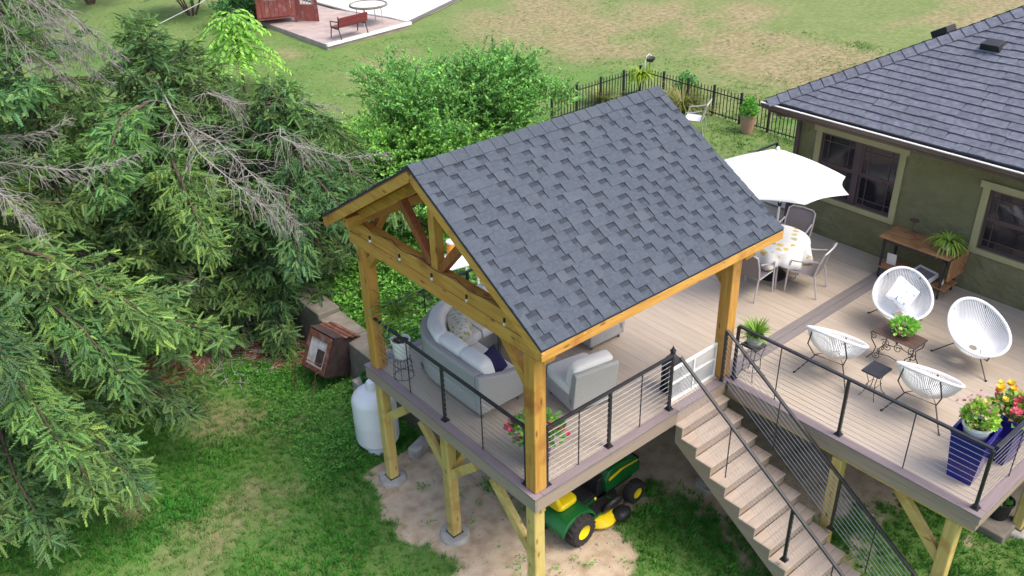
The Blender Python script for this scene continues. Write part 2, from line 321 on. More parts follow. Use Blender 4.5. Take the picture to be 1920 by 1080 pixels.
def dry_mask(x, y):
    d = 0.8*blob(x, y, -1.1, 7.0, 0.9, 1.3, 0.5, 0.9, 0.6); d = np.maximum(d, 0.75*blob(x, y, -2.6, 4.5, 1.4, 0.8, 0.2, 0.9, 0.7))
    d = np.maximum(d, 0.6*blob(x, y, -1.2, 4.7, 0.5, 0.5, 0, 0.9, 0.7)); d = np.maximum(d, 0.8*blob(x, y, -3.4, 6.0, 0.7, 0.5, 0.8, 0.9, 0.6))
    far = sstep(12.0, 17, x-0.25*(y-12)+6*(vnoise(x, y, 5, 8)-0.5))*(0.40+0.6*sstep(0.35, 0.6, vnoise(x, y, 3.0, 9)+0.5*(vnoise(x, y, 0.9, 4)-0.5)))
    d = np.maximum(d, far*sstep(-30, 0, x)); d = np.maximum(d, (0.05+0.30*vnoise(x, y, 2.4, 14))*np.maximum(sstep(13.5, 16, y), sstep(10.5, 12, x))*sstep(3.5, 5, y)); d = np.maximum(d, 0.95*blob(x, y, 10.3, 18.6, 1.6, 2.4, 0.6, 0.9, 0.6))
    d = np.maximum(d, 0.5*sstep(0.55, 0.75, vnoise(x, y, 2.1, 12))*sstep(7, 9, x)*sstep(5, 7, y)); return np.maximum(d, 0.8*blob(x, y, 9.0, 23.0, 1.2, 1.0, 0, 0.9, 0.7))
fx_, fy_ = GV[:, 0], GV[:, 1]
me = bpy.data.meshes.new('ground'); me.vertices.add(len(GV)); me.vertices.foreach_set('co', GV.astype(np.float32).ravel())
me.loops.add(GF.size); me.loops.foreach_set('vertex_index', GF.astype(np.int32).ravel()); me.polygons.add(len(GF)); me.polygons.foreach_set('loop_start', np.arange(0, GF.size, 4, dtype=np.int32)); me.update(calc_edges=True)
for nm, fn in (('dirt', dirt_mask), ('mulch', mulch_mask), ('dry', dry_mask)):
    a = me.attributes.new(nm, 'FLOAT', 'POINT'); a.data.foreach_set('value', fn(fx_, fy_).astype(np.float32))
me.polygons.foreach_set('use_smooth', [True]*len(GF))
def ground_mat():
    m = bpy.data.materials.new('ground'); m.use_nodes = True; n = m.node_tree.nodes; l = m.node_tree.links; b = n['Principled BSDF']; b.inputs['Roughness'].default_value = 1; b.inputs['Specular IOR Level'].default_value = 0.15
    tc = n.new('ShaderNodeTexCoord')
    def nz(sc, det=6):
        q = n.new('ShaderNodeTexNoise'); q.inputs['Scale'].default_value = sc; q.inputs['Detail'].default_value = det; l.new(tc.outputs['Object'], q.inputs['Vector']); return q
    def ramp(src, cols, pos):
        r = n.new('ShaderNodeValToRGB'); e = r.color_ramp.elements; e[0].color = (*cols[0], 1); e[0].position = pos[0]; e[1].color = (*cols[-1], 1); e[1].position = pos[-1]
        for c, p in zip(cols[1:-1], pos[1:-1]): q = e.new(p); q.color = (*c, 1)
        l.new(src, r.inputs[0]); return r.outputs[0]
    def mix(fac, a, b_):
        q = n.new('ShaderNodeMix'); q.data_type = 'RGBA'; l.new(fac, q.inputs[0]); l.new(a, q.inputs[6]); l.new(b_, q.inputs[7]); return q.outputs[2]
    g1 = ramp(nz(1.1, 9).outputs[0], [(0.06, 0.165, 0.03), (0.092, 0.205, 0.042), (0.15, 0.23, 0.065)], [0.3, 0.5, 0.72])
    g2 = ramp(nz(28, 6).outputs[0], [(0.08, 0.15, 0.035), (0.17, 0.24, 0.07)], [0.3, 0.7]); grass = mix_half(n, l, g1, g2)
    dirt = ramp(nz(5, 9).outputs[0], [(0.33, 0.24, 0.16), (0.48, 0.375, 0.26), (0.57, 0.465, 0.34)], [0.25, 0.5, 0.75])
    mulch = ramp(nz(16, 8).outputs[0], [(0.075, 0.03, 0.018), (0.17, 0.08, 0.05), (0.34, 0.22, 0.15)], [0.3, 0.52, 0.75])
    dry = ramp(nz(6, 9).outputs[0], [(0.15, 0.14, 0.06), (0.26, 0.205, 0.115), (0.36, 0.29, 0.18)], [0.28, 0.5, 0.72])
    col = grass
    brk = nz(7, 8)
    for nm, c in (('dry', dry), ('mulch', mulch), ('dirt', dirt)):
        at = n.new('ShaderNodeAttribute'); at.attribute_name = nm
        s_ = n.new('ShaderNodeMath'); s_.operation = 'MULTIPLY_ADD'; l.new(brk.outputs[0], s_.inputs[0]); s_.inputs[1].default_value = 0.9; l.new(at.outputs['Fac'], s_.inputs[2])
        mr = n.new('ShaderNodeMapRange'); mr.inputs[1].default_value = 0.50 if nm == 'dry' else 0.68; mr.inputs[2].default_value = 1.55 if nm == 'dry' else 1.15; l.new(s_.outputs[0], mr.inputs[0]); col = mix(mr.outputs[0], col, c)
    l.new(col, b.inputs['Base Color'])
    bn = nz(45, 5); bp = n.new('ShaderNodeBump'); bp.inputs['Strength'].default_value = 0.6; bp.inputs['Distance'].default_value = 0.03; l.new(bn.outputs[0], bp.inputs['Height']); l.new(bp.outputs[0], b.inputs['Normal'])
    MATS['ground'] = m
def mix_half(n, l, a, b_):
    q = n.new('ShaderNodeMix'); q.data_type = 'RGBA'; q.inputs[0].default_value = 0.5; l.new(a, q.inputs[6]); l.new(b_, q.inputs[7]); return q.outputs[2]
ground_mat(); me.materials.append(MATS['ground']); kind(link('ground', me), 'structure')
# ------------------------------------------------------------------ deck
XE, YF, YB, XH = 3.78, -3.77, 4.0, 8.90
deck = thing('deck', 'L-shaped raised deck of tan composite boards with grey border and timber posts', 'deck')
BT = 0.025
def unit_box(name, mat):
    mb = MB().box((0, 0, 0), (1, 1, 1)); me_ = bpy.data.meshes.new(name); me_.from_pydata(mb.v, [], mb.f); me_.materials.append(MATS[mat]); return me_
board_me = {}
def board(x0, x1, y0, y1, mat='deck_board', name='board', zt=0.0, th=BT):
    key = (name, mat, round(x1-x0, 3), round(y1-y0, 3), th)
    if key not in board_me:
        mb = MB().box((0, 0, -th/2), (x1-x0, y1-y0, th)); m_ = bpy.data.meshes.new(name); m_.from_pydata(mb.v, [], mb.f); m_.materials.append(MATS[mat]); board_me[key] = m_
    o = link(name, board_me[key], deck); o.location = ((x0+x1)/2, (y0+y1)/2, zt+random.uniform(-0.0012, 0.0012)); return o
PW = 0.14
x = 0.145
while x < 3.90:                                  # boards under the pavilion, front to back
    board(x, min(x+PW-0.0025, 3.925), 0.145, 3.855); x += PW
nx0 = x
while x < XH-0.02:
    x1 = min(x+PW-0.0025, XH-0.005)
    board(x, x1, -3.625, 0.01); board(x, x1, 0.30, 3.855); x += PW
while x < 10.3: board(x, x+PW-0.005, 2.65, 3.855); x += PW
for y in (0.015, 0.158): board(3.93, 8.89, y, y+0.138, 'divider', 'border_board')
board(0, 0.14, 0, 4.0, 'border_y', 'border_board'); board(0.145, 3.775, 0, 0.14, 'border_x', 'border_board')
board(3.78, 3.925, -3.77, 0.14, 'border_y', 'border_board'); board(3.93, 8.89, -3.77, -3.63, 'border_x', 'border_board'); board(0.145, 10.38, 3.86, 4.0, 'border_x', 'border_board')
def fascia(x0, x1, y0, y1, z0, z1, m): MB().b(x0, x1, y0, y1, z0, z1).build('fascia', m, deck, bevel=0.004)
fascia(0.012, 0.034, 0.012, 3.99, -0.24, -0.0275, 'fascia_y'); fascia(0.036, 2.70, 0.012, 0.034, -0.24, -0.0275, 'fascia_x'); fascia(2.70, 3.79, 0.012, 0.034, -0.23, -0.0275, 'fascia_x')
fascia(3.792, 3.814, -3.758, -0.02, -0.15, -0.0275, 'fascia_y'); fascia(3.815, 8.88, -3.758, -3.736, -0.15, -0.0275, 'fascia_x')
fascia(3.815, 3.837, -3.735, 0.0, -0.27, -0.1, 'fascia_y'); fascia(3.84, 8.88, -3.734, -3.712, -0.27, -0.1, 'fascia_x'); fascia(0.036, 10.3, 3.966, 3.988, -0.215, -0.0275, 'fascia_x')
for y in (0.5, 1.1, 1.7, 2.3, 2.9, 3.5): MB().b(0.036, 8.85, y-0.02, y+0.02, -0.2, -0.03).build('joist', 'pine_x', deck)
for y in (-0.3, -0.9, -1.5, -2.1, -2.7, -3.3): MB().b(3.84, 8.85, y-0.02, y+0.02, -0.2, -0.03).build('joist', 'pine_x', deck)
MB().b(0.15, 0.23, 0.06, 3.95, -0.36, -0.205).build('beam', 'pine_y', deck, bevel=0.006)
MB().b(3.88, 3.99, -3.70, 3.9, -0.36, -0.215).build('beam', 'pine_y', deck, bevel=0.006)
def sup(x, y, s=0.17, foot=True, zt=-0.21, z0=None):
    z0 = float(height(x, y)) if z0 is None else z0
    MB().b(x-s/2, x+s/2, y-s/2, y+s/2, z0-0.1, zt).build('support_post', 'pine_z', deck, bevel=0.022)
    if foot:
        MB().lathe([(0.24, z0-0.2), (0.235, z0+0.03), (0.21, z0+0.06), (0.0, z0+0.062)], 20, (x, y, 0)).build('footing', 'concrete', deck, smooth=True)
        MB().b(x-s/2-0.012, x+s/2+0.012, y-s/2-0.012, y+s/2+0.012, z0+0.06, z0+0.075).build('post_base', 'iron', deck)
def brace(p0, p1, m='pine_y', w=0.09, h=0.14): MB().bar(p0, p1, w, h).build('brace', m, deck, bevel=0.005)
sup(0.135, 2.05); sup(0.135, 3.76); sup(0.145, 0.17, 0.18); sup(3.93, 0.2, 0.15, zt=-0.35); sup(3.93, -1.85, 0.16, zt=-0.35); sup(3.95, -3.45, 0.17, zt=-0.35); sup(3.93, 2.2, 0.15, zt=-0.35)
sup(6.6, -3.5, 0.15, zt=-0.2); 
brace((0.145, 2.72, -0.42), (0.145, 2.10, -1.0)); brace((0.145, 1.40, -0.42), (0.145, 2.02, -1.0)); brace((0.145, 3.10, -0.42), (0.145, 3.72, -0.95))
brace((0.16, 1.05, -0.42), (0.16, 0.22, -1.25)); brace((3.95, -2.70, -0.36), (3.95, -3.42, -1.1))
brace((0.20, 2.05, -0.95), (0.75, 2.05, -0.30), 'pine_x')

# ------------------------------------------------------------------ stairs down to the lawn
ST0, ST1 = 2.68, 3.70; NT = 13; RH, RD, ZS, YS = 0.183, 0.272, -0.225, -0.13
stairs = thing('staircase', 'straight tan composite staircase going down beside the right deck to the lawn', 'stairs', (0, 0, 0))
tread_me = None
for k in range(NT):
    y1 = YS-RD*k; zt = ZS-RH*k
    for j in (0, 1):
        o = MB().b(ST0-0.02, ST1+0.02, y1+j*0.1455, y1+j*0.1455+0.1435, zt-0.028, zt).build('tread', 'tread', stairs, bevel=0.006)
    MB().b(ST0, ST1, y1+0.298, y1+0.315, zt+0.002, zt+RH-0.03).build('riser', 'riser', stairs)
for xs in (ST0-0.001, ST1-0.035):
    n_ = NT; top = [(YS+0.295, ZS-0.03)]
    poly = [(0.005, -0.24), (0.005, ZS-0.03)]
    for k in range(n_):
        y1 = YS-RD*k; zt = ZS-RH*k-0.03
        poly += [(y1+0.02, zt), (y1+0.02, zt-RH)] if k < n_-1 else [(y1+0.02, zt), (y1+0.02, LOW-0.45)]
    sl = RH/RD; yb = YS-RD*(n_-1)+0.3; poly += [(yb, LOW-0.3), (0.005, ZS+(0.005-YS)*sl-0.42)]
    MB().prism(poly, 0.036, 0, xs).build('stringer', 'fascia_y', stairs)
MB().b(ST0+0.05, ST1-0.05, 0.016-0.03, 0.016-0.008, -0.6, -0.25).build('ledger', 'fascia_x', stairs)
MB().b(ST0+0.1, ST0+0.2, -2.2, -2.1, LOW-0.05, -1.72).build('support_post', 'pine_z', stairs)

# ------------------------------------------------------------------ cable railings
RHT = 0.93
def railing(label, pts, posts, spacers, group='black cable railings of the deck', z0s=None, foot=True):
    """pts: two end points (x,y,z of floor); posts/spacers: fractions along the run"""
    a, b_ = Vector(pts[0]), Vector(pts[1]); d = b_-a; hd = Vector((d.x, d.y, 0)).normalized()
    t = thing('cable_railing', label, 'railing', a, 0, group); A = Vector((0, 0, 0)); B = d; up = Vector((0, 0, 1))
    MB().bar(A+up*(RHT-0.015), B+up*(RHT-0.015), 0.048, 0.032).build('top_rail', 'black_metal', t, bevel=0.006)
    for f in posts:
        p = A.lerp(B, f); mb = MB().b(p.x-0.019, p.x+0.019, p.y-0.019, p.y+0.019, p.z, p.z+RHT-0.03); mb.b(p.x-0.048, p.x+0.048, p.y-0.048, p.y+0.048, p.z+0.001, p.z+0.014)
        mb.b(p.x-0.028, p.x+0.028, p.y-0.028, p.y+0.028, p.z+0.014, p.z+0.05); mb.build('post', 'black_metal', t)
    for f in spacers:
        p = A.lerp(B, f); MB().b(p.x-0.006, p.x+0.006, p.y-0.006, p.y+0.006, p.z+0.01, p.z+RHT-0.03).build('spacer', 'black_metal', t)
    for k in range(10):
        h = 0.085+k*0.083; sag = 0.004
        MB().tube([A+up*h, A.lerp(B, 0.5)+up*(h-sag), B+up*h], 0.0036, 5).build('cable', 'cable', t)
    return t
railing('cable railing along the left deck edge between two pavilion posts', ((0.12, 0.30, 0), (0.12, 3.72, 0)), (0.0, 0.51), (0.26, 0.76))
railing('cable railing behind the armchair from front corner post to the stair head', ((0.30, 0.12, 0), (2.63, 0.12, 0)), (0.0, 0.48, 1.0), (0.24, 0.74))
railing('long cable railing of the right deck in front of the white string chairs', ((3.90, -0.02, 0), (3.90, -3.64, 0)), (0.0, 0.485, 1.0), (0.20, 0.74))
railing('cable railing leaving the far right deck corner behind the navy planters', ((3.965, -3.655, 0), (8.85, -3.655, 0)), (0.34, 0.67, 1.0), (0.16, 0.5, 0.84))
railing('cable railing along the back of the deck behind the curved sofa', ((0.30, 3.92, 0), (10.36, 3.92, 0)), (0.17, 0.34, 0.5, 0.67, 0.84, 1.0), (0.085, 0.25, 0.42, 0.58, 0.75, 0.92))
yl = YS-RD*(NT-1)+0.1; zl = (yl-0.10)*RH/RD
railing('sloping cable railing on the open left side of the stairs', ((2.71, 0.05, -0.03), (2.71, yl, zl)), (0.60, 0.98), (0.28, 0.8), 'sloping railings of the stairs')
railing('sloping cable railing on the stair side next to the right deck', ((3.72, 0.05, -0.03), (3.72, yl, zl)), (0.0, 0.62, 0.98), (0.3, 0.8), 'sloping railings of the stairs')

# ------------------------------------------------------------------ timber pavilion
pav = thing('pavilion', 'open gabled timber pavilion with orange stained posts and charcoal shingle roof', 'pavilion')
PX0, PX1, PY0, PY1 = 0.17, 3.84, 0.17, 3.83; PS = 0.19
XR0, XR1, YR, HW, ZR, ZE = -0.163, 4.195, 2.0, 2.33, 3.905, 2.485
SLOPE = (ZR-ZE)/HW; TH = math.atan(SLOPE); LS = math.hypot(HW, ZR-ZE)
for i, (px, py) in enumerate(((PX0, PY0), (PX0, PY1), (PX1, PY0), (PX1, PY1))):
    MB().b(px-PS/2, px+PS/2, py-PS/2, py+PS/2, 0.001, 2.058).build('post', 'cedar_z', pav, bevel=0.012)
for px in (PX0, PX1):
    MB().b(px-0.088, px+0.088, -0.10, 4.10, 2.06, 2.245).build('tie_beam', 'cedar_y', pav, bevel=0.008)
    MB().b(px-0.072, px+0.072, -0.09, 4.09, 2.249, 2.45).build('tie_beam', 'cedar_y', pav, bevel=0.008)
for py in (PY0, PY1):
    MB().b(-0.10, 4.13, py-0.07, py+0.07, 2.452, 2.60).build('plate_beam', 'cedar_x', pav, bevel=0.008)
def under(y): return ZR-abs(y-YR)*SLOPE-0.045
for px in (PX0, PX1):
    MB().b(px-0.065, px+0.065, YR-0.065, YR+0.065, 2.452, under(YR)-0.08).build('king_post', 'cedar_z', pav, bevel=0.006)
    for s_ in (-1, 1):
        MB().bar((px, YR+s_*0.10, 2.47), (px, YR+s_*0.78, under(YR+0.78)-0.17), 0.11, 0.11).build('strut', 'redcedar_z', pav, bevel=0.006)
for k in range(8):
    rx = XR0+0.03+k*(XR1-XR0-0.06)/7; fly = k in (0, 7)
    for s_ in (-1, 1):
        y0 = YR+s_*0.012; y1 = YR+s_*(HW-0.02); hh = 0.13; o_ = -hh/2/math.cos(TH)
        MB().bar((rx, y0, under(y0)+o_), (rx, y1, under(y1)+o_), 0.042, hh).build('rafter', 'cedar_y', pav, bevel=0.004)
for px in (PX0,):      # heavier principal rafter on the truss
    for s_ in (-1, 1):
        MB().bar((px, YR+s_*0.05, under(YR+0.05)-0.20), (px, YR+s_*1.95, under(YR+1.95)-0.20), 0.12, 0.13).build('rafter', 'cedar_y', pav, bevel=0.006)
for s_ in (-1, 1):
    y0 = YR; y1 = YR+s_*(HW-0.004)
    n_ = 14
    for k in range(n_):                                                 # ceiling boards under the shingles
        ya, yb_ = YR+s_*(HW-0.01)*k/n_, YR+s_*(HW-0.01)*(k+1)/n_-s_*0.004
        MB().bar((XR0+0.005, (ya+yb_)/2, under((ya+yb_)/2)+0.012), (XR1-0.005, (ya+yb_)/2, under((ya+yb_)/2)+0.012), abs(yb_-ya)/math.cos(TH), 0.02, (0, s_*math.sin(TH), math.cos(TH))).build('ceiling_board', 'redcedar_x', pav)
    MB().b(XR0, XR1, *sorted((YR+s_*(HW-0.022), YR+s_*(HW+0.004))), ZE-0.155, ZE-0.035).build('eave_board', 'cedar_x', pav)
def knee(p0, p1, m): MB().bar(p0, p1, 0.10, 0.12).build('knee_brace', m, pav, bevel=0.006)
for px in (PX0, PX1):
    knee((px, PY0+0.08, 1.55), (px, PY0+0.55, 2.07), 'cedar_y'); knee((px, PY1-0.08, 1.80), (px, PY1-0.32, 2.07), 'cedar_y')
for py in (PY0, PY1):
    knee((PX0+0.08, py, 2.10), (PX0+0.38, py, 2.47), 'cedar_x'); knee((PX1-0.08, py, 2.10), (PX1-0.38, py, 2.47), 'cedar_x')
# roof: sheathing, courses, tabs, ridge caps
roof = MB().prism([(YR-HW, ZE-0.03), (YR, ZR-0.03), (YR+HW, ZE-0.03), (YR+HW, ZE-0.012), (YR, ZR-0.012), (YR-HW, ZE-0.012)], XR1-XR0, 0, XR0).build('roof', 'shingle_band', pav)
def slope_courses(parent, frame, org, u_of, LS_, ex, mats, limit, wmin, wmax, gapp, lift=0.010, tab_over=0.01, stuff_name='shingles'):
    """frame: columns u (along eave), v (up slope), n; u_of(s) -> (u0,u1) of the course at slope distance s"""
    Rm = frame.to_euler(); cnt = 0; rest = MB(); nc = int(LS_/ex); tabm = {}
    for i in range(nc+1):
        s0 = i*ex; s1 = min(s0+ex+0.03, LS_)
        u0, u1 = u_of(s0+ex/2)
        if u1-u0 < 0.1: continue
        mb = MB()
        def slab(ua, ub, va, vb, n0, n1): return [Vector((a, c, d)) for d in (n0, n1) for c in (va, vb) for a in (ua, ub)]
        t0, t1 = 0.012, 0.003
        def wedge(ua, ub, va, vb, h0, h1):
            vs = [(ua, va, 0), (ub, va, 0), (ua, vb, 0), (ub, vb, 0), (ua, va, h0), (ub, va, h0), (ua, vb, h1), (ub, vb, h1)]
            mb.add(vs, [(0, 2, 3, 1), (4, 5, 7, 6), (0, 1, 5, 4), (2, 6, 7, 3), (0, 4, 6, 2), (1, 3, 7, 5)])
        mb.cur = 0; wedge(u0, u1, 0, ex*0.6, t0, t0-(t0-t1)*0.6)
        mb.cur = 1; wedge(u0, u1, ex*0.6, s1-s0, t0-(t0-t1)*0.6, t1)
        p = org+frame @ Vector((0, s0, 0))
        mb.build('shingle_course', [mats[1], mats[2]], parent, loc=p, rot=Rm)
        u = u0-random.uniform(0, wmax*0.7)
        while u < u1:
            wd = random.uniform(wmin, wmax); ua, ub = max(u, u0), min(u+wd, u1)
            u += wd+(random.uniform(*gapp))
            if ub-ua < 0.03: continue
            wq = round(ub-ua, 2)
            if cnt < limit:
                if wq not in tabm:
                    tb = MB(); bb = 0.006
                    vs = [(-wq/2, 0, -0.004), (wq/2, 0, -0.004), (-wq/2+bb, ex+0.015, 0), (wq/2-bb, ex+0.015, 0), (-wq/2, 0, lift), (wq/2, 0, lift), (-wq/2+bb, ex+0.015, 0.004), (wq/2-bb, ex+0.015, 0.004)]
                    tb.add(vs, [(0, 2, 3, 1), (4, 5, 7, 6), (0, 1, 5, 4), (2, 6, 7, 3), (0, 4, 6, 2), (1, 3, 7, 5)])
                    mm = bpy.data.meshes.new('shingle'); mm.from_pydata(tb.v, [], tb.f); mm.materials.append(MATS[mats[0]]); tabm[wq] = mm
                o = link('shingle', tabm[wq], parent); o.rotation_euler = Rm
                o.location = org+frame @ Vector(((ua+ub)/2, s0+random.uniform(-0.004, 0.004)*(3 if lift > 0.02 else 1), t0+random.uniform(0, 0.002)*(3 if lift > 0.02 else 1))); cnt += 1
            else:
                q = [org+frame @ Vector((a, s0+c, t0-0.004+d)) for d in (0, lift) for c in (0, ex+0.015) for a in (ua, ub)]
                rest.add(q, [(0, 2, 3, 1), (4, 5, 7, 6), (0, 1, 5, 4), (2, 6, 7, 3), (0, 4, 6, 2), (1, 3, 7, 5)])
    if rest.v: kind(rest.build(stuff_name, mats[0], parent), 'stuff')
EX = LS/18.0
fr = Matrix(((1, 0, 0), (0, math.cos(TH), -math.sin(TH)), (0, math.sin(TH), math.cos(TH))))
slope_courses(roof, fr, Vector((XR0, YR-HW, ZE-0.010)), lambda s: (0, XR1-XR0), LS-0.02, EX, ('shingle', 'shingle_low', 'shingle_band'), 300, 0.13, 0.32, (0.07, 0.16), lift=0.008)
fr2 = Matrix(((-1, 0, 0), (0, -math.cos(TH), math.sin(TH)), (0, math.sin(TH), math.cos(TH))))
slope_courses(roof, fr2, Vector((XR1, YR+HW, ZE-0.010)), lambda s: (0, XR1-XR0), LS-0.02, EX, ('shingle', 'shingle_low', 'shingle_band'), 0, 0.15, 0.36, (0.06, 0.17))
capm = MB(); cw = 0.15
for s_ in (-1, 1):
    vs = []
    for (xx, l_) in ((0, 0.022), (0.245, 0.012)):
        for (yy, dz) in ((0, 0), (s_*cw, -cw*SLOPE)): vs += [(xx, yy, dz+l_), (xx, yy, dz+l_-0.011)]
    capm.add(vs, [(0, 4, 6, 2), (1, 3, 7, 5), (0, 2, 3, 1), (4, 5, 7, 6), (2, 6, 7, 3)])
capme = None; nC = int((XR1-XR0)/0.21)
for k in range(nC+1):
    xx = XR0+k*(XR1-XR0-0.245)/nC
    if capme is None:
        o = capm.build('ridge_cap', 'shingle', roof); capme = o.data
    else: o = link('ridge_cap', capme, roof)
    o.location = (xx, YR+random.uniform(-0.003, 0.003), ZR+0.006)

# ------------------------------------------------------------------ house
house = thing('house', 'one storey house with olive green stucco wall and grey hipped shingle roof', 'house', (0, 0, 0))
HX, HY = 8.92, 2.60; EVX, EVY, EVZ, HM = 8.32, 2.94, 2.53, 0.56; HT = 4.7
WY = [(0.53, 2.06, 0.80, 2.02), (-2.0, -1.05, 0.80, 1.86)]     # glazed openings in the front wall
ys = [HY]+[v for (a, b_, _, _) in WY for v in (b_, a)]+[-9.0]
wall = MB()
def wb(y0, y1, z0, z1): wall.b(HX, HX+0.2, y0, y1, z0, z1)
wb(WY[0][1], HY, LOW, 2.45); wb(WY[1][1], WY[0][0], LOW, 2.45); wb(-9, WY[1][0], LOW, 2.45)
for a, b_, z0, z1 in WY: wb(a, b_, LOW, z0); wb(a, b_, z1, 2.45)
wall.b(HX+0.21, HX+9, HY-0.2, HY, LOW, 2.45)
wall.build('wall', 'stucco', house)
MB().b(HX+1.2, HX+1.22, -4, 2.4, 0, 2.4).build('inner_wall', 'riser', house)
for wi, (a, b_, z0, z1) in enumerate(WY):
    win = thing('window', '', ''); del win['label']; del win['category']; win.parent = house; win.name = 'window'
    tw = 0.115
    MB().b(HX-0.035, HX-0.001, a-tw, a, z0-0.10, z1).build('side_trim', 'trim_green', win, bevel=0.004); MB().b(HX-0.035, HX-0.001, b_, b_+tw, z0-0.10, z1).build('side_trim', 'trim_green', win, bevel=0.004)
    MB().b(HX-0.045, HX-0.001, a-tw-0.05, b_+tw+0.05, z1+0.001, z1+0.12).build('head_trim', 'trim_green', win, bevel=0.004)
    MB().b(HX-0.030, HX-0.001, a, b_, z0-0.10, z0-0.001).build('sill', 'trim_green', win, bevel=0.004)
    parts = [(a, (a+b_)/2-0.05), ((a+b_)/2+0.05, b_)] if wi == 0 else [(a, b_)]
    if wi == 0: MB().b(HX+0.005, HX+0.07, (a+b_)/2-0.05, (a+b_)/2+0.05, z0, z1).build('mullion', 'sash', win)
    for (p, q) in parts:
        zm = z0+(z1-z0)*0.50
        for (u0, u1, dx, up) in ((z0, zm, 0.045, False), (zm, z1, 0.015, True)):
            X0 = HX+dx; fw_ = 0.045; s2 = MB(); s2.b(X0, X0+0.03, p, p+fw_, u0, u1); s2.b(X0, X0+0.03, q-fw_, q, u0, u1); s2.b(X0, X0+0.03, p+fw_, q-fw_, u0, u0+fw_); s2.b(X0, X0+0.03, p+fw_, q-fw_, u1-fw_, u1)
            s2.build('sash', 'sash', win, bevel=0.003)
            MB().b(X0+0.012, X0+0.018, p+fw_, q-fw_, u0+fw_, u1-fw_).build('pane', 'glass', win)
            if up or True:
                gi = 0.11
                for yy in (p+fw_+gi, q-fw_-gi): MB().b(X0+0.002, X0+0.011, yy-0.008, yy+0.008, u0+fw_, u1-fw_).build('muntin', 'sash', win)
                for zz in ((u1-fw_-gi,) if up else (u0+fw_+gi,)): MB().b(X0+0.003, X0+0.010, p+fw_, q-fw_, zz-0.008, zz+0.008).build('muntin', 'sash', win)
# roof of the house
A_ = Vector((EVX, EVY, EVZ)); Bp = Vector((EVX+HT, EVY-HT, EVZ+HM*HT)); RYE = -9.0
rv = [(EVX, EVY, EVZ), (EVX, RYE, EVZ), (EVX+HT, RYE, EVZ+HM*HT), tuple(Bp), (EVX+2*HT, EVY, EVZ), (EVX+2*HT, RYE, EVZ)]
hroof = MB().add(rv+[(a, b_, c-0.02) for a, b_, c in rv], [(0, 1, 2, 3), (0, 3, 4), (3, 2, 5, 4), (6, 9, 8, 7), (6, 10, 9), (9, 10, 11, 8), (0, 6, 7, 1), (0, 4, 10, 6), (1, 7, 8, 2)]).build('roof', 'shingle_band', house)
HTH = math.atan(HM); u_ = Vector((0, -1, 0)); v_ = Vector((math.cos(HTH), 0, math.sin(HTH))); n_ = u_.cross(v_)
fr3 = Matrix((u_, v_, n_)).transposed(); SL = HT/math.cos(HTH)
slope_courses(hroof, fr3, A_+n_*0.002, lambda s: (s*math.cos(HTH), 5.6), SL-0.05, 0.165, ('hshingle', 'shingle', 'shingle_band'), 300, 0.22, 0.40, (-0.012, 0.006), lift=0.024)
hd = (Bp-A_); hl = hd.length; hd.normalize(); hme = None; nh = int(hl/0.2)
nn1 = n_; nn2 = Vector((0, math.sin(HTH), math.cos(HTH)))
for k in range(nh):                                                 # hip caps, folded over the hip
    mb = MB()
    w1 = nn1.cross(hd).normalized(); w1 = w1 if w1.x > -1 else w1
    for sgn, nn in ((1, nn1), (-1, nn2)):
        side = nn.cross(hd).normalized()
        # pick the direction lying on this roof face
        if sgn == 1: side = side if side.y < 0 else -side
        else: side = side if side.x > 0 else -side
        vs = []
        for tt, lf in ((0, 0.058), (0.25, 0.040)):
            for ss in (0, 0.24): q = hd*tt+side*ss+nn*lf; vs += [q, q-nn*0.014]
        mb.add(vs, [(0, 4, 6, 2), (1, 3, 7, 5), (0, 2, 3, 1), (4, 5, 7, 6), (2, 6, 7, 3)])
    if hme is None: o = mb.build('hip_cap', 'hshingle', hroof); hme = o.data
    else: o = link('hip_cap', hme, hroof)
    o.location = A_+hd*(k*0.2)
def vent(xr, yr, sx=0.30, sy=0.36, h=0.16, on=True):
    c = Vector((xr, yr, EVZ+HM*(xr-EVX))); Rm = fr3
    v = MB().add([fr3 @ Vector(p) for p in [(-sy/2, -sx/2, -0.01), (sy/2, -sx/2, -0.01), (sy/2, sx/2, -0.01), (-sy/2, sx/2, -0.01), (-sy/2+.03, -sx/2+.01, h), (sy/2-.03, -sx/2+.01, h), (sy/2-.06, sx/2-.05, h*0.55), (-sy/2+.06, sx/2-.05, h*0.55)]],
                 [(0, 3, 2, 1), (4, 5, 6, 7), (0, 1, 5, 4), (1, 2, 6, 5), (2, 3, 7, 6), (3, 0, 4, 7)])
    v.build('roof_vent', 'black_plastic', house, loc=c, bevel=0.01)
vent(10.36, 0.02)
# a second vent pokes up from the far side of the hip
c2 = Vector((10.75, 1.05, EVZ+HM*(EVY-1.05)+0.02)); MB().box((0, 0, 0.09), (0.34, 0.3, 0.12)).box((0, 0, 0.0), (0.22, 0.2, 0.14)).build('roof_vent', 'black_plastic', house, loc=c2, rot=Matrix.Rotation(-HTH, 3, 'X'), bevel=0.012)
MB().b(EVX+0.03, EVX+0.055, -9, EVY-0.03, EVZ-0.20, EVZ-0.03).build('fascia', 'fascia_brown', house); MB().b(EVX+0.057, HX-0.004, -9, EVY-0.06, EVZ-0.17, EVZ-0.15).build('soffit', 'fascia_brown', house)
MB().b(EVX+0.06, HX+8, EVY-0.055, EVY-0.03, EVZ-0.20, EVZ-0.03).build('fascia', 'fascia_brown', house); MB().b(HX, HX+8, HY+0.004, EVY-0.06, EVZ-0.17, EVZ-0.15).build('soffit', 'fascia_brown', house)
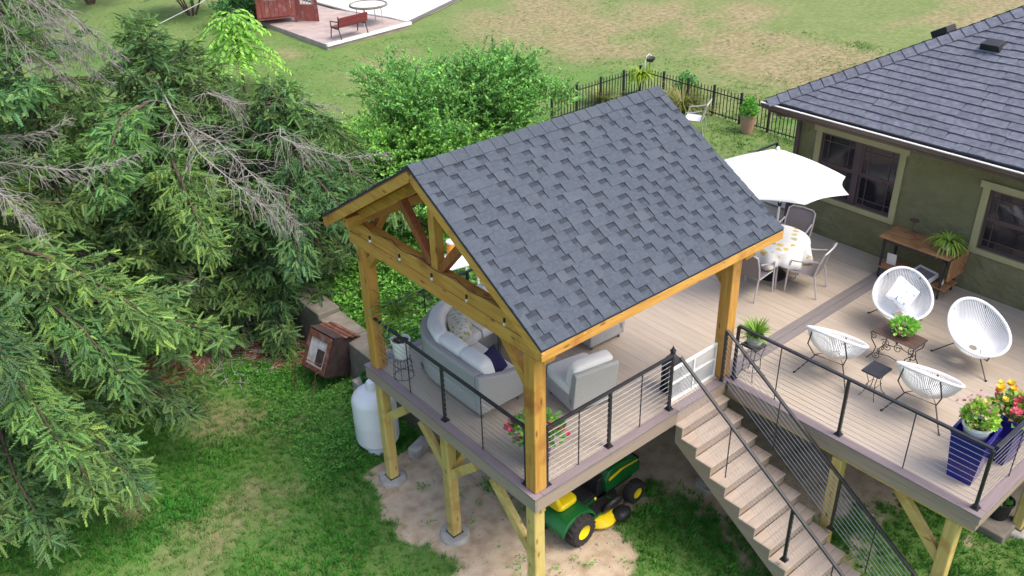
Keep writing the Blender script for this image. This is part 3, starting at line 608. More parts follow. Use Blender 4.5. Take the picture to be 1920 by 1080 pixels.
g = MB(); gp = [(-0.09, 0.10), (-0.10, 0.09), (-0.10, 0.03), (-0.07, 0.0), (0.02, 0.0), (0.02, 0.095), (0.012, 0.095), (0.012, 0.01), (-0.065, 0.01), (-0.088, 0.035), (-0.088, 0.088)]
gut = MB().prism([(EVX+0.008+a, EVZ-0.125+b_) for a, b_ in gp], EVY+0.06+9, 1, -9).build('gutter', 'fascia_brown', house)
MB().b(EVX-0.104, EVX-0.060, -9, EVY+0.065, EVZ-0.026, EVZ-0.012).build('gutter_lip', 'gutter', house)
MB().prism([(EVY+0.0-a*1.0+0.0, EVZ-0.125+b_) for a, b_ in gp], 9, 0, EVX+0.02).build('gutter', 'gutter', house)
MB().tube([(EVX-0.03, 2.72, EVZ-0.12), (EVX+0.06, 2.70, EVZ-0.2), (HX-0.10, 2.56, EVZ-0.33), (HX-0.06, 2.54, EVZ-0.42), (HX-0.06, 2.54, 0.02)], 0.045, 8).build('downspout', 'sash', house, smooth=True)
# ------------------------------------------------------------------ furniture helpers
def soft_box(c, d, rot=None, pw=0.32, n=20, m=12): return MB().ell(c, (d[0]/2, d[1]/2, d[2]/2), n, m, rot, pw)
def pillow(mb, c, w, h, t, rot):
    """square scatter cushion: thick in the middle, pinched corners"""
    N = 10; vs = []; fs = []; c = Vector(c)
    for s_ in (1, -1):
        for i in range(N+1):
            for j in range(N+1):
                u, v = 2*i/N-1, 2*j/N-1
                e = max(0, (1-u**4)*(1-v**4))**0.5; k = 1-0.06*(1-e)*0+(-0.05)*(1-abs(u*v))*(abs(u)**6+abs(v)**6)
                vs.append(c+rot @ Vector((u*w/2*k, s_*t/2*e, v*h/2*k)))
    o = (N+1)**2
    for s_ in range(2):
        for i in range(N):
            for j in range(N): a = s_*o+i*(N+1)+j; fs.append((a, a+1, a+N+2, a+N+1))
    return mb.add(vs, fs)
def sweep(path, prof, closed_prof=True):
    """path: list of (x,y, nx,ny) with inward normals; prof: list of (offset, z)"""
    mb = MB(); vs = []; k = len(prof)
    for (x_, y_, nx_, ny_) in path:
        for (o_, z_) in prof: vs.append((x_+nx_*o_, y_+ny_*o_, z_))
    fs = []
    for i in range(len(path)-1):
        for j in range(k): fs.append((i*k+j, i*k+(j+1) % k, (i+1)*k+(j+1) % k, (i+1)*k+j))
    fs += [tuple(range(k-1, -1, -1)), tuple((len(path)-1)*k+j for j in range(k))]
    return mb.add(vs, fs)
def sofa_path(a, b_, n=28):
    """outer line of the curved sofa between path lengths a and b_"""
    L1, RA = 0.97, 1.0; LA = RA*math.pi/2; out = []
    for i in range(n+1):
        s_ = a+(b_-a)*i/n
        if s_ < L1: out.append((0.47, 1.78+s_, 1, 0))
        elif s_ < L1+LA: t = (s_-L1)/RA; out.append((1.47-RA*math.cos(t), 2.75+RA*math.sin(t), math.cos(t), -math.sin(t)))
        else: out.append((1.47+s_-L1-LA, 3.75, 0, -1))
    return out
def rrect(o0, o1, z0, z1, r=0.04): 
    out = []
    for cx_, cz_, a0 in ((o1-r, z1-r, 0), (o0+r, z1-r, 90), (o0+r, z0+r, 180), (o1-r, z0+r, 270)):
        for k in range(4): a = R(a0+30*k); out.append((cx_+r*math.cos(a), cz_+r*math.sin(a)))
    return out
sofa = thing('sectional_sofa', 'curved grey wicker sectional sofa with white cushions in the pavilion corner', 'sofa')
LT = 0.97+math.pi/2+0.95
sweep(sofa_path(0, LT), rrect(0.0, 0.80, 0.09, 0.31, 0.02)).build('base', 'wicker', sofa, smooth=True)
sweep(sofa_path(0, LT), [(0.02, 0.28), (0.0, 0.5), (0.0, 0.70), (0.03, 0.735), (0.08, 0.74), (0.12, 0.72), (0.15, 0.5), (0.17, 0.28)]).build('backrest', 'wicker', sofa, smooth=True)
arm = MB(); sw_a = [(0.0, 0.735), (0.10, 0.72), (0.25, 0.66), (0.5, 0.59), (0.74, 0.56), (0.80, 0.52), (0.80, 0.10), (0.0, 0.10)]
arm.prism([(0.47+o_, z_) for o_, z_ in sw_a], 0.12, 1, 1.665); arm.build('arm', 'wicker', sofa, bevel=0.03, smooth=True)
for (lx, ly) in ((0.54, 1.74), (1.2, 1.74), (0.62, 3.3), (1.6, 3.68), (2.35, 3.68), (2.35, 3.0), (1.25, 2.6)): MB().lathe([(0.02, 0.0), (0.03, 0.10)], 8, (lx, ly, 0)).build('foot', 'wicker_dark', sofa)
for a, b_ in ((0.02, 0.93), (0.96, 0.96+0.78), (0.96+0.80, 0.97+math.pi/2+0.02), (0.97+math.pi/2+0.05, LT-0.02)):
    sweep(sofa_path(a, b_, 12), rrect(0.19, 0.83, 0.312, 0.47, 0.055)).build('seat_cushion', 'cushion', sofa, smooth=True)
for s_, wd in ((0.26, 0.52), (0.78, 0.54), (1.30, 0.50), (1.76, 0.50), (2.22, 0.50), (2.8, 0.6), (3.3, 0.5)):
    (x_, y_, nx_, ny_) = sofa_path(s_, s_, 1)[0]; ang = math.atan2(ny_, nx_)
    Rm = Matrix.Rotation(ang, 3, 'Z') @ Matrix.Rotation(R(-14), 3, 'Y')
    soft_box((x_+nx_*0.27, y_+ny_*0.27, 0.645), (0.24, wd*1.06, 0.44), Rm, 0.42).build('back_cushion', 'cushion', sofa, smooth=True)
p = MB().ell((0, 0, 0), (0.16, 0.31, 0.17), 20, 14, None, 0.6).build('lumbar_pillow', 'leaf_pillow', None, smooth=True)
p.location = (1.22, 3.10, 0.63); p.rotation_euler = (R(4), R(-30), R(-28)); tag(p, 'long olive and cream leaf print pillow lying on the curved sofa', 'pillow')
p = pillow(MB(), (0, 0, 0), 0.42, 0.40, 0.12, Matrix.Identity(3)).build('scatter_pillow', 'navy_cloth', None, smooth=True); p.location = (1.0, 2.02, 0.585); p.rotation_euler = (R(-40), 0, R(18)); tag(p, 'navy blue scatter pillow at the near end of the curved sofa', 'pillow')

def armless_chair(label, loc, rz):
    t = thing('lounge_chair', label, 'chair', loc, rz, 'grey wicker lounge chairs')          # faces +Y locally
    MB().b(-0.36, 0.36, -0.34, 0.36, 0.08, 0.30).build('base', 'wicker', t, bevel=0.02)
    MB().prism([(-0.43, 0.72), (-0.40, 0.745), (-0.33, 0.74), (-0.24, 0.28), (-0.34, 0.08), (-0.36, 0.08)], 0.72, 0, -0.36).build('backrest', 'wicker', t, bevel=0.02)
    for sx in (-1, 1):
        for sy in (-1, 1): MB().lathe([(0.018, 0), (0.026, 0.085)], 8, (sx*0.31, sy*0.29, 0)).build('foot', 'wicker_dark', t)
    soft_box((0, 0.06, 0.375), (0.71, 0.66, 0.17), None, 0.22).build('seat_cushion', 'cushion', t, smooth=True)
    soft_box((0, -0.22, 0.62), (0.68, 0.19, 0.44), Matrix.Rotation(R(13), 3, 'X'), 0.32).build('back_cushion', 'cushion', t, smooth=True)
    return t
armless_chair('grey wicker lounge chair seen from behind at the railing beside the front post', (1.90, 1.17, 0), R(-10))
armless_chair('grey wicker lounge chair half hidden under the far side of the pavilion eave', (3.18, 2.22, 0), R(88))
t = thing('coffee_table', 'low dark wicker coffee table in front of the curved sofa', 'table', (1.95, 2.55, 0))
MB().b(-0.28, 0.28, -0.24, 0.24, 0.36, 0.40).build('top', 'wicker_dark', t, bevel=0.01)
for sx in (-1, 1):
    for sy in (-1, 1): MB().b(sx*0.25-0.02, sx*0.25+0.02, sy*0.21-0.02, sy*0.21+0.02, 0, 0.36).build('leg', 'wicker_dark', t)
t = thing('drum_stool', 'round pale wicker drum stool between front post and lounge chair', 'stool', (1.80, 1.95, 0))
MB().lathe([(0.17, 0), (0.19, 0.03), (0.165, 0.22), (0.19, 0.42), (0.18, 0.44)], 20).build('body', 'wicker', t, smooth=True); MB().lathe([(0.19, 0.442), (0.19, 0.465), (0.0, 0.468)], 20).build('top', 'cushion', t, smooth=True)

# ------------------------------------------------------------------ plants
def strip_leaves(n, L, wd, c, lean0, lean1, droop, tint, seg=6, zb=0.0, rsp=0.03):
    """arching strap leaves from a centre; returns V, F, T"""
    V = []; F = []; T = []
    for i in range(n):
        az = random.uniform(0, 2*math.pi); le = random.uniform(lean0, lean1); l_ = L*random.uniform(0.65, 1.1); d = Vector((math.cos(az), math.sin(az), 0)); sd_ = Vector((-d.y, d.x, 0))
        p_ = Vector(c)+d*random.uniform(0, rsp)+Vector((0, 0, zb)); ang = math.pi/2-le; o = len(V); tt = tint[random.randrange(len(tint))]; k = random.uniform(0.8, 1.2)
        for s_ in range(seg+1):
            f = s_/seg; w_ = wd*(math.sin(math.pi*min(1, 0.12+f*0.88))**0.6)*0.5
            V += [tuple(p_+sd_*w_), tuple(p_-sd_*w_)]; T += [[x_*k for x_ in tt]]*2
            ang -= droop/seg*random.uniform(0.8, 1.2); p_ = p_+(d*math.cos(ang)+Vector((0, 0, math.sin(ang))))*(l_/seg)
        for s_ in range(seg): F.append((o+2*s_, o+2*s_+1, o+2*s_+3, o+2*s_+2))
    return np.array(V), np.array(F), np.array(T)
LEAF_V = np.array([(0, 0, 0), (0.35, 0.32, 0.05), (0.75, 0.25, 0.03), (1, 0, -0.08), (0.75, -0.25, 0.03), (0.35, -0.32, 0.05), (0.5, 0, -0.03)], float)
LEAF_F = np.array([(0, 6, 1), (1, 6, 2), (2, 6, 3), (3, 6, 4), (4, 6, 5), (5, 6, 0)])
def leaf_ball(n, c, r, size, tints, up=0.5, flat=1.0):
    D = norm(rng.normal(size=(n, 3))); D[:, 2] = np.abs(D[:, 2])*flat
    P = np.array(c)+D*np.array(r)*(rng.uniform(0.25, 1, (n, 1))**0.5)
    dirs = D+np.array([0, 0, up])*rng.uniform(-0.6, 1, (n, 1))+rng.normal(0, 0.35, (n, 3))
    Fm = frames(dirs, jitter=0.6); sc = size*rng.uniform(0.6, 1.3, n); V, F = scatter(LEAF_V, LEAF_F, P, Fm, sc)
    t_ = np.array(tints)[rng.integers(0, len(tints), n)]*rng.uniform(0.75, 1.25, (n, 1)); return V, F, np.repeat(t_, len(LEAF_V), 0)
def flower_ball(mb_pts, size, cols, n_pet=6):
    V = []; F = []; T = []
    for i, p_ in enumerate(mb_pts):
        col = cols[i % len(cols)]; o = len(V); s_ = size*random.uniform(0.8, 1.2)
        for lay in range(2):
            for k in range(n_pet):
                a = 2*math.pi*(k+lay*0.5)/n_pet; q = Vector(p_); d = Vector((math.cos(a), math.sin(a), 0.35+lay*0.8)); sd_ = Vector((-d.y, d.x, 0)); b0 = len(V)
                V += [tuple(q), tuple(q+(d*0.6+sd_*0.35)*s_), tuple(q+d*s_), tuple(q+(d*0.6-sd_*0.35)*s_)]; F.append((b0, b0+1, b0+2, b0+3)); kk = random.uniform(0.8, 1.1); T += [[x_*kk for x_ in col]]*4
    return np.array(V), np.array(F), np.array(T)
def pot(name, t, prof, mat, soil_r, soil_z, n=24):
    MB().lathe(prof, n).build(name, mat, t, smooth=True)
    MB().lathe([(soil_r, soil_z-0.02), (soil_r, soil_z), (0.0, soil_z+0.01)], 16).build('soil', 'soil', t)

# palm in a white pot on a wire stand
t = thing('wire_plant_stand', 'round black wire plant stand holding the white palm pot', 'plant stand', (0.30, 3.34, 0))
mb = MB()
for zz, rr in ((0.006, 0.155), (0.22, 0.14), (0.34, 0.125)): mb.tube([(rr*math.cos(a), rr*math.sin(a), zz) for a in np.linspace(0, 2*math.pi, 24, endpoint=False)], 0.005, 5, closed=True)
mb.build('ring', 'iron', t)
for k in range(8):
    a = 2*math.pi*k/8; MB().tube([(0.155*math.cos(a), 0.155*math.sin(a), 0.0), (0.14*math.cos(a), 0.14*math.sin(a), 0.2), (0.125*math.cos(a), 0.125*math.sin(a), 0.345)], 0.004, 5).build('wire', 'iron', t)
t = thing('palm_plant', 'thin palm in a white pot on a wire stand by the left railing', 'plant', (0.30, 3.34, 0.347))
pot('pot', t, [(0.10, 0), (0.115, 0.02), (0.135, 0.27), (0.15, 0.275), (0.15, 0.31), (0.132, 0.31), (0.125, 0.25)], 'white_paint', 0.128, 0.27)
MB().tube([(0, 0, 0.27), (0.02, 0.01, 0.55), (0.0, 0.03, 0.92)], [0.022, 0.018, 0.012], 7).build('trunk', 'stem', t)
Vp, Fp, Tp = strip_leaves(95, 0.50, 0.016, (0, 0.03, 0.88), 0.1, 1.4, 1.0, [(1.6, 1.6, 1), (2.0, 1.8, 1.1), (1.2, 1.3, 0.9)], 6, -0.15)
Vp[:, 2] += rng.uniform(-0.02, 0.02, len(Vp)); tri_mesh('foliage', Vp, Fp, 'palm_leaf', t, Tp)

# pink flowers behind the front post
t = thing('flower_pot', 'navy pot of pink flowers half hidden behind the front pavilion post', 'plant', (0.50, 0.52, 0))
pot('pot', t, [(0.13, 0), (0.15, 0.02), (0.20, 0.40), (0.215, 0.405), (0.215, 0.44), (0.19, 0.44), (0.18, 0.38)], 'navy_glaze', 0.182, 0.40)
V, F, T = leaf_ball(420, (0, 0, 0.48), (0.34, 0.34, 0.30), 0.085, [(1, 1, 1), (1.5, 1.35, 0.8), (0.8, 0.9, 0.7)]); tri_mesh('foliage', V, F, 'leaf', t, T)
pts = [(0.40*math.cos(a)*r_, 0.40*math.sin(a)*r_, 0.50+0.25*random.random()-0.15*r_) for a, r_ in ((random.uniform(0, 6.28), random.uniform(0.4, 1.0)) for _ in range(34))]
V, F, T = flower_ball(pts, 0.045, [(0.95, 0.10, 0.22), (0.9, 0.16, 0.32), (0.95, 0.25, 0.3)]); kind(tri_mesh('flowers', V, F, 'petal', t, T), 'stuff')

# green plant in a striped pot on a tall wire stand next to the right post
t = thing('tall_plant_stand', 'tall scrolled wire plant stand beside the right pavilion post', 'plant stand', (4.12, -0.16, 0))
MB().box((0, 0, 0.565), (0.28, 0.28, 0.012)).build('top', 'iron', t)
for k in range(4):
    a = math.pi/4+math.pi/2*k; d = Vector((math.cos(a), math.sin(a), 0))
    MB().tube([d*0.17+Vector((0, 0, 0.56)), d*0.12+Vector((0, 0, 0.35)), d*0.13+Vector((0, 0, 0.12)), d*0.19+Vector((0, 0, 0.012)), d*0.215+Vector((0, 0, 0.03))], 0.006, 6).build('leg', 'iron', t)
mb = MB()
for zz, rr in ((0.14, 0.125), (0.36, 0.118)): mb.tube([(rr*math.cos(a), rr*math.sin(a), zz) for a in np.linspace(0, 2*math.pi, 16, endpoint=False)], 0.005, 5, closed=True)
mb.build('ring', 'iron', t)
t = thing('fern_plant', 'bright green grassy plant in a grey pot on the tall wire stand', 'plant', (4.12, -0.16, 0.572))
pot('pot', t, [(0.09, 0), (0.10, 0.02), (0.115, 0.06), (0.108, 0.07), (0.122, 0.11), (0.115, 0.12), (0.13, 0.17), (0.12, 0.17), (0.11, 0.13)], 'wicker', 0.112, 0.15)
V, F, T = strip_leaves(130, 0.30, 0.020, (0, 0, 0.15), 0.05, 1.1, 0.9, [(1.6, 1.7, 0.7), (1.2, 1.5, 0.6), (1.9, 1.9, 0.9)], 5, 0, 0.06); tri_mesh('foliage', V, F, 'palm_leaf', t, T)
V, F, T = strip_leaves(5, 0.5, 0.012, (0, 0, 0.15), 0.0, 0.25, 0.3, [(1.2, 1.5, 0.7)], 5); tri_mesh('spike', V, F, 'palm_leaf', t, T)

# ------------------------------------------------------------------ white pet gate and black lantern at the stair head
t = thing('pet_gate', 'white low pet gate with clear panels closing the stair head', 'gate', (2.70, 0.20, 0))
GW, GH = 1.02, 0.60; mb = MB()
for zz, hh in ((0.03, 0.045), (0.33, 0.03), (GH-0.02, 0.045)): MB().b(0, GW, -0.016, 0.016, zz-hh/2, zz+hh/2).build('rail', 'white_paint', t, bevel=0.004)
for xx in (0.0, 0.50, GW-0.03): MB().b(xx, xx+0.03, -0.0185, 0.0185, 0.005, GH+0.004).build('stile', 'white_paint', t, bevel=0.004)
for x0, x1 in ((0.03, 0.50), (0.53, GW-0.03)):
    for z0, z1 in ((0.053, 0.315), (0.345, GH-0.043)): MB().b(x0, x1, -0.003, 0.003, z0, z1).build('panel', 'clear_panel', t)
t = thing('lantern', 'black lantern with pointed finial on the deck behind the stair post', 'lantern', (2.98, 0.40, 0)); t.scale = (1.12, 1.12, 1.12)
MB().b(-0.10, 0.10, -0.10, 0.10, 0, 0.04).build('base', 'black_metal', t, bevel=0.006)
for sx in (-1, 1):
    for sy in (-1, 1): MB().b(sx*0.08-0.012, sx*0.08+0.012, sy*0.08-0.012, sy*0.08+0.012, 0.04, 0.42).build('corner_post', 'black_metal', t)
MB().b(-0.068, 0.068, -0.068, 0.068, 0.045, 0.41).build('pane', 'glass', t)
MB().lathe([(0.155, 0.42), (0.15, 0.45), (0.07, 0.54), (0.035, 0.57), (0.03, 0.60), (0.045, 0.625), (0.02, 0.655), (0.0, 0.70)], 4, rot=Matrix.Rotation(R(45), 3, 'Z')).build('roof', 'black_metal', t)

# ------------------------------------------------------------------ white string chairs (pear-shaped shell on three-legged base)
def string_chair():
    t = thing('string_chair', '', 'chair', (0, 0, 0), 0, 'white string chairs on the right deck')
    # local: faces -Y ; rim ring tilted, low lip in front and high back
    N = 100; rim = []; hub = Vector((0, 0.03, 0.25))
    for k in range(N):
        a = 2*math.pi*k/N; lat = math.cos(a)*0.40; ln = math.sin(a)
        rr = 0.40
        y_ = 0.02+ln*rr; z_ = 0.57+ln*0.215+0.03*(ln*ln); w_ = 1.0-0.06*ln
        rim.append(Vector((lat*w_, y_, z_)))
    MB().tube(rim, 0.020, 8, closed=True).build('rim', 'acap_white', t, smooth=True)
    hubr = [hub+Vector((0.06*math.cos(2*math.pi*k/N), 0.06*math.sin(2*math.pi*k/N), 0.012*math.sin(2*math.pi*k/N))) for k in range(N)]
    MB().tube(hubr[::5], 0.007, 6, closed=True).build('hub_ring', 'acap_white', t)
    mb = MB()
    for k in range(N):
        a, b_ = rim[k], hubr[k]; pts = []
        for s_ in range(7):
            f = s_/6; q = a.lerp(b_, f); sag = math.sin(math.pi*f)*0.065
            out = Vector((q.x, q.y-0.03, 0)); out = out.normalized() if out.length > 1e-4 else out
            pts.append(q+out*sag*0.75+Vector((0, 0, -sag*0.75)))
        mb.tube(pts, 0.0075, 4)
    kind(mb.build('string_weave', 'acap_white', t), 'stuff')
    j = [Vector((-0.20, 0.16, 0.27)), Vector((0.20, 0.16, 0.27)), Vector((0, -0.16, 0.245))]
    f_ = [Vector((-0.37, 0.36, 0.0)), Vector((0.37, 0.36, 0.0)), Vector((0, -0.42, 0.0))]
    tops = [rim[int(N*0.36)]+Vector((0.02, 0, -0.02)), rim[int(N*0.14)]+Vector((-0.02, 0, -0.02)), rim[int(N*0.75)]+Vector((0, 0.02, -0.02))]
    for k in range(3):
        mid = j[k]+Vector((0, 0, -0.012))
        MB().tube([f_[k], mid, (mid+tops[k])/2+(mid-Vector((0, 0.03, 0.3))).normalized()*0.075, tops[k]], 0.0095, 6).build('leg', 'iron', t)
        MB().lathe([(0.014, 0), (0.016, 0.012), (0.012, 0.02)], 8, f_[k]).build('foot_cap', 'black_plastic', t)
    MB().tube([j[0], j[1], j[2]], 0.008, 6, closed=True).build('stretcher', 'iron', t)
    return t
sc0 = string_chair()
CH = [((6.88, -0.92), 'white string chair with a blue print pillow beside the console table', R(-58)), ((6.80, -2.16), 'empty white string chair farthest right, facing the scroll table', R(-36)),
      ((5.12, -0.88), 'white string chair seen from behind nearest the tall plant stand', R(98)), ((5.22, -2.24), 'white string chair seen from behind beside the navy planters', R(96))]
for i, ((cx, cy), lb, rz) in enumerate(CH):
    t = sc0 if i == 0 else copy_tree(sc0); t.location = (cx, cy, 0); t.rotation_euler = (0, 0, rz); t['label'] = lb; t.scale = (1.08,)*3
p = pillow(MB(), (0, 0, 0), 0.44, 0.44, 0.15, Matrix.Identity(3)).build('scatter_pillow', 'blue_pillow', None, smooth=True); p.location = (6.93, -0.89, 0.62); p.rotation_euler = (R(-46), R(38), R(-58)); tag(p, 'white pillow with blue print lying in a string chair', 'pillow')

# scrolled iron table with slatted top
t = thing('scroll_table', 'dark iron scroll-leg table with slatted top between the string chairs', 'table', (5.98, -1.38, 0))
for k in range(7):
    xx = -0.165+0.055*k; MB().b(xx, xx+0.048, -0.33, 0.33, 0.475, 0.495).build('slat', 'copper', t, bevel=0.004)
for s_ in (-1, 1): MB().tube([(xx, s_*0.335, 0.47) for xx in (-0.19, 0.22)], 0.012, 6).build('top_bar', 'iron', t)
def spiral(c, r0, turns, a0, ax, n=18, sg=1):
    out = []
    for i in range(n): f = i/(n-1); a = a0+sg*turns*2*math.pi*f; rr = r0*(1-0.8*f); q = Vector(c); q[ax] += rr*math.cos(a); q.z += rr*math.sin(a); out.append(q)
    return out
for sy in (-1, 1):
    for sx in (-1, 1):
        y_ = sy*0.30; x_ = sx*0.16
        MB().tube([(x_, y_+sy*0.03, 0.45), (x_, y_+sy*0.02, 0.36), (x_, y_-sy*0.07, 0.25), (x_, y_-sy*0.05, 0.14), (x_, y_+sy*0.02, 0.03), (x_, y_+sy*0.045, 0.006)], 0.0085, 6).build('leg', 'iron', t)
        MB().tube(spiral((x_, y_+sy*0.0, 0.42), 0.055, 1.3, 1.2, 1, sg=sy), 0.006, 5).build('scroll', 'iron', t); MB().tube(spiral((x_, y_-sy*0.10, 0.12), 0.07, 1.4, 0.2, 1, sg=-sy), 0.006, 5).build('scroll', 'iron', t)
    for c_ in (-0.07, 0.07): MB().tube(spiral((c_, sy*0.22, 0.13), 0.055, 1.3, 0.4, 0, sg=1 if c_ > 0 else -1), 0.006, 5).build('scroll', 'iron', t)
for sx in (-1, 1):
    for c_ in (-0.1, 0.1): MB().tube(spiral((sx*0.16, c_, 0.37), 0.075, 1.5, 0.4 if c_ > 0 else 2.7, 1, sg=1 if c_ > 0 else -1), 0.006, 5).build('scroll', 'iron', t)
    MB().tube([(sx*0.16, -0.22, 0.15), (sx*0.16, 0, 0.19), (sx*0.16, 0.22, 0.15)], 0.006, 5).build('stretcher', 'iron', t)
t = thing('potted_herb', 'low bright green plant in a pink patterned bowl on the scroll table', 'plant', (6.06, -1.40, 0.497))
pot('pot', t, [(0.08, 0), (0.095, 0.01), (0.13, 0.085), (0.135, 0.09), (0.12, 0.09), (0.11, 0.07)], 'terracotta', 0.115, 0.08)
V, F, T = leaf_ball(300, (0, 0, 0.09), (0.21, 0.21, 0.16), 0.06, [(1.5, 1.4, 0.8), (1.8, 1.6, 0.9), (1.1, 1.2, 0.7)]); tri_mesh('foliage', V, F, 'leaf', t, T)
# small black side table
t = thing('side_table', 'small square black topped side table on thin scroll legs by the railing', 'table', (5.02, -1.60, 0))
MB().b(-0.17, 0.17, -0.14, 0.14, 0.43, 0.455).build('top', 'black_metal', t, bevel=0.004)
for sx in (-1, 1):
    for sy in (-1, 1): MB().tube([(sx*0.12, sy*0.09, 0.43), (sx*0.07, sy*0.05, 0.25), (sx*0.10, sy*0.08, 0.08), (sx*0.15, sy*0.12, 0.01)], 0.006, 5).build('leg', 'iron', t)
MB().tube([(sx*0.09, sy*0.07, 0.2) for sx, sy in ((-1, -1), (1, -1), (1, 1), (-1, 1))], 0.005, 5, closed=True).build('stretcher', 'iron', t)

# navy planters
def navy_planter(label, loc, rz, h=0.74, w0=0.15, w1=0.215):
    t = thing('tall_planter', label, 'planter', loc, rz, 'tall navy planters'); mb = MB()
    def ring(w_, z_): return [(-w_, -w_, z_), (w_, -w_, z_), (w_, w_, z_), (-w_, w_, z_)]
    vs = ring(w0, 0.001)+ring(w1, h-0.04)+ring(w1+0.012, h-0.035)+ring(w1+0.012, h)+ring(w1-0.025, h)+ring(w1-0.045, h-0.16); fs = [(3, 2, 1, 0), (20, 21, 22, 23)]
    for i in range(5):
        for k in range(4): fs.append((4*i+k, 4*i+(k+1) % 4, 4*i+4+(k+1) % 4, 4*i+4+k))
    mb.add(vs, fs).build('body', 'navy_glaze', t, bevel=0.008); return t
navy_planter('tall navy planter with a coleus in front of the corner railing post', (4.36, -3.26, 0), R(4)); navy_planter('tall navy planter with red and yellow flowers at the right picture edge', (5.05, -3.38, 0), R(-6))
t = thing('coleus_plant', 'yellow-green and pink coleus in a white pot inside the navy planter', 'plant', (4.36, -3.26, 0.625))
pot('pot', t, [(0.11, 0), (0.13, 0.02), (0.165, 0.17), (0.18, 0.175), (0.18, 0.205), (0.16, 0.205), (0.15, 0.15)], 'white_paint', 0.152, 0.17)
V, F, T = leaf_ball(340, (0, 0, 0.24), (0.19, 0.19, 0.27), 0.08, [(2.6, 1.7, 0.9), (2.0, 1.5, 0.8), (1.3, 1.15, 0.7), (3.2, 1.25, 1.8)]); tri_mesh('foliage', V, F, 'leaf', t, T)
pts = [(random.gauss(0, 0.13), random.gauss(0, 0.13), 0.40+random.uniform(0, 0.16)) for _ in range(22)]
V, F, T = flower_ball(pts, 0.022, [(0.75, 0.42, 0.44), (0.7, 0.25, 0.33)]); kind(tri_mesh('flowers', V, F, 'petal', t, T), 'stuff')
t = thing('flowering_plant', 'red, coral and yellow flowers filling the rear navy planter', 'plant', (5.05, -3.38, 0.60))
V, F, T = leaf_ball(300, (0, 0, 0.05), (0.26, 0.26, 0.28), 0.09, [(1, 1, 1), (1.4, 1.3, 0.8), (2.6, 0.9, 0.9)]); tri_mesh('foliage', V, F, 'leaf', t, T)
MB().lathe([(0.16, -0.02), (0.165, 0.06), (0.0, 0.07)], 16).build('soil', 'soil', t)
pts = [(random.gauss(0, 0.15), random.gauss(0, 0.15), 0.24+random.uniform(0, 0.10)) for _ in range(22)]
V, F, T = flower_ball(pts, 0.042, [(0.85, 0.17, 0.18), (0.85, 0.22, 0.2), (0.8, 0.15, 0.2)], 8); kind(tri_mesh('red_flowers', V, F, 'petal', t, T), 'stuff')
pts = [(-0.12, 0.16, 0.42), (-0.02, 0.2, 0.44), (0.08, 0.12, 0.42), (-0.2, 0.05, 0.36), (0.02, 0.06, 0.40)]
V, F, T = flower_ball(pts, 0.055, [(0.95, 0.62, 0.03), (0.95, 0.75, 0.1)], 10); kind(tri_mesh('yellow_flowers', V, F, 'petal', t, T), 'stuff')

# ------------------------------------------------------------------ console table against the house
t = thing('console_table', 'brown wooden console table with black legs and low shelf against the wall', 'table', (8.46, -0.36, 0))
for k in range(3): MB().b(-0.30+0.2*k, -0.105+0.2*k, -0.62, 0.62, 0.775, 0.80).build('top_board', 'console_wood', t, bevel=0.004)
MB().b(-0.25, 0.25, -0.55, 0.55, 0.70, 0.772).build('apron', 'black_metal', t)
for sx in (-1, 1):
    for sy in (-1, 1): MB().lathe([(0.014, 0), (0.02, 0.05), (0.016, 0.1), (0.028, 0.45), (0.024, 0.6), (0.032, 0.62), (0.032, 0.72)], 8, (sx*0.24, sy*0.54, 0)).build('leg', 'black_metal', t, smooth=True)
for k in range(2): MB().b(-0.26+0.23*k, -0.035+0.23*k, -0.64, 0.60, 0.20, 0.225).build('shelf_board', 'console_wood', t, bevel=0.004)
MB().b(-0.28, 0.30, -0.665, -0.635, 0.40, 0.773).build('drop_leaf', 'console_wood', t, bevel=0.004)
t = thing('candle_holder', 'dark metal pillar candle holder with scrolled feet on the console table', 'candle holder', (8.60, -0.08, 0.80))
MB().tube([(0, 0, 0.04), (0, 0, 0.24)], 0.009, 8).build('stem', 'copper', t); MB().lathe([(0.02, 0.235), (0.075, 0.25), (0.08, 0.265), (0.0, 0.262)], 16).build('dish', 'copper', t, smooth=True)
for k in range(3):
    a = 2.1*k; MB().tube([(0, 0, 0.08), (0.05*math.cos(a), 0.05*math.sin(a), 0.06), (0.09*math.cos(a), 0.09*math.sin(a), 0.012), (0.12*math.cos(a), 0.12*math.sin(a), 0.03)], 0.007, 6).build('foot', 'copper', t)
t = thing('spider_plant', 'pale green spider plant in a white pot on the console table', 'plant', (8.52, -0.74, 0.80))
pot('pot', t, [(0.07, 0), (0.08, 0.01), (0.10, 0.12), (0.105, 0.125), (0.092, 0.125), (0.085, 0.09)], 'white_paint', 0.088, 0.11)
V, F, T = strip_leaves(120, 0.42, 0.022, (0, 0, 0.11), 0.1, 1.0, 2.0, [(2.6, 2.1, 1.6), (2.0, 1.8, 1.2), (3.2, 2.5, 2.2)], 7, 0, 0.04); tri_mesh('foliage', V, F, 'palm_leaf', t, T)
t = thing('framed_card', 'small white card standing on the console shelf', 'card', (8.40, 0.07, 0.226), R(8)); MB().b(-0.008, 0.008, -0.08, 0.08, 0, 0.22).build('panel', 'white_paint', t, rot=(0, R(-10), 0))
t = thing('storage_box', 'white open box with green lining leaning on the console shelf', 'box', (8.34, -0.56, 0.226), R(-12))
bx_ = MB(); bx_.b(-0.13, 0.13, -0.19, 0.19, 0, 0.02); bx_.b(-0.13, -0.115, -0.19, 0.19, 0.021, 0.085); bx_.b(0.115, 0.13, -0.19, 0.19, 0.021, 0.085); bx_.b(-0.114, 0.114, -0.19, -0.175, 0.021, 0.085); bx_.b(-0.114, 0.114, 0.175, 0.19, 0.021, 0.085)
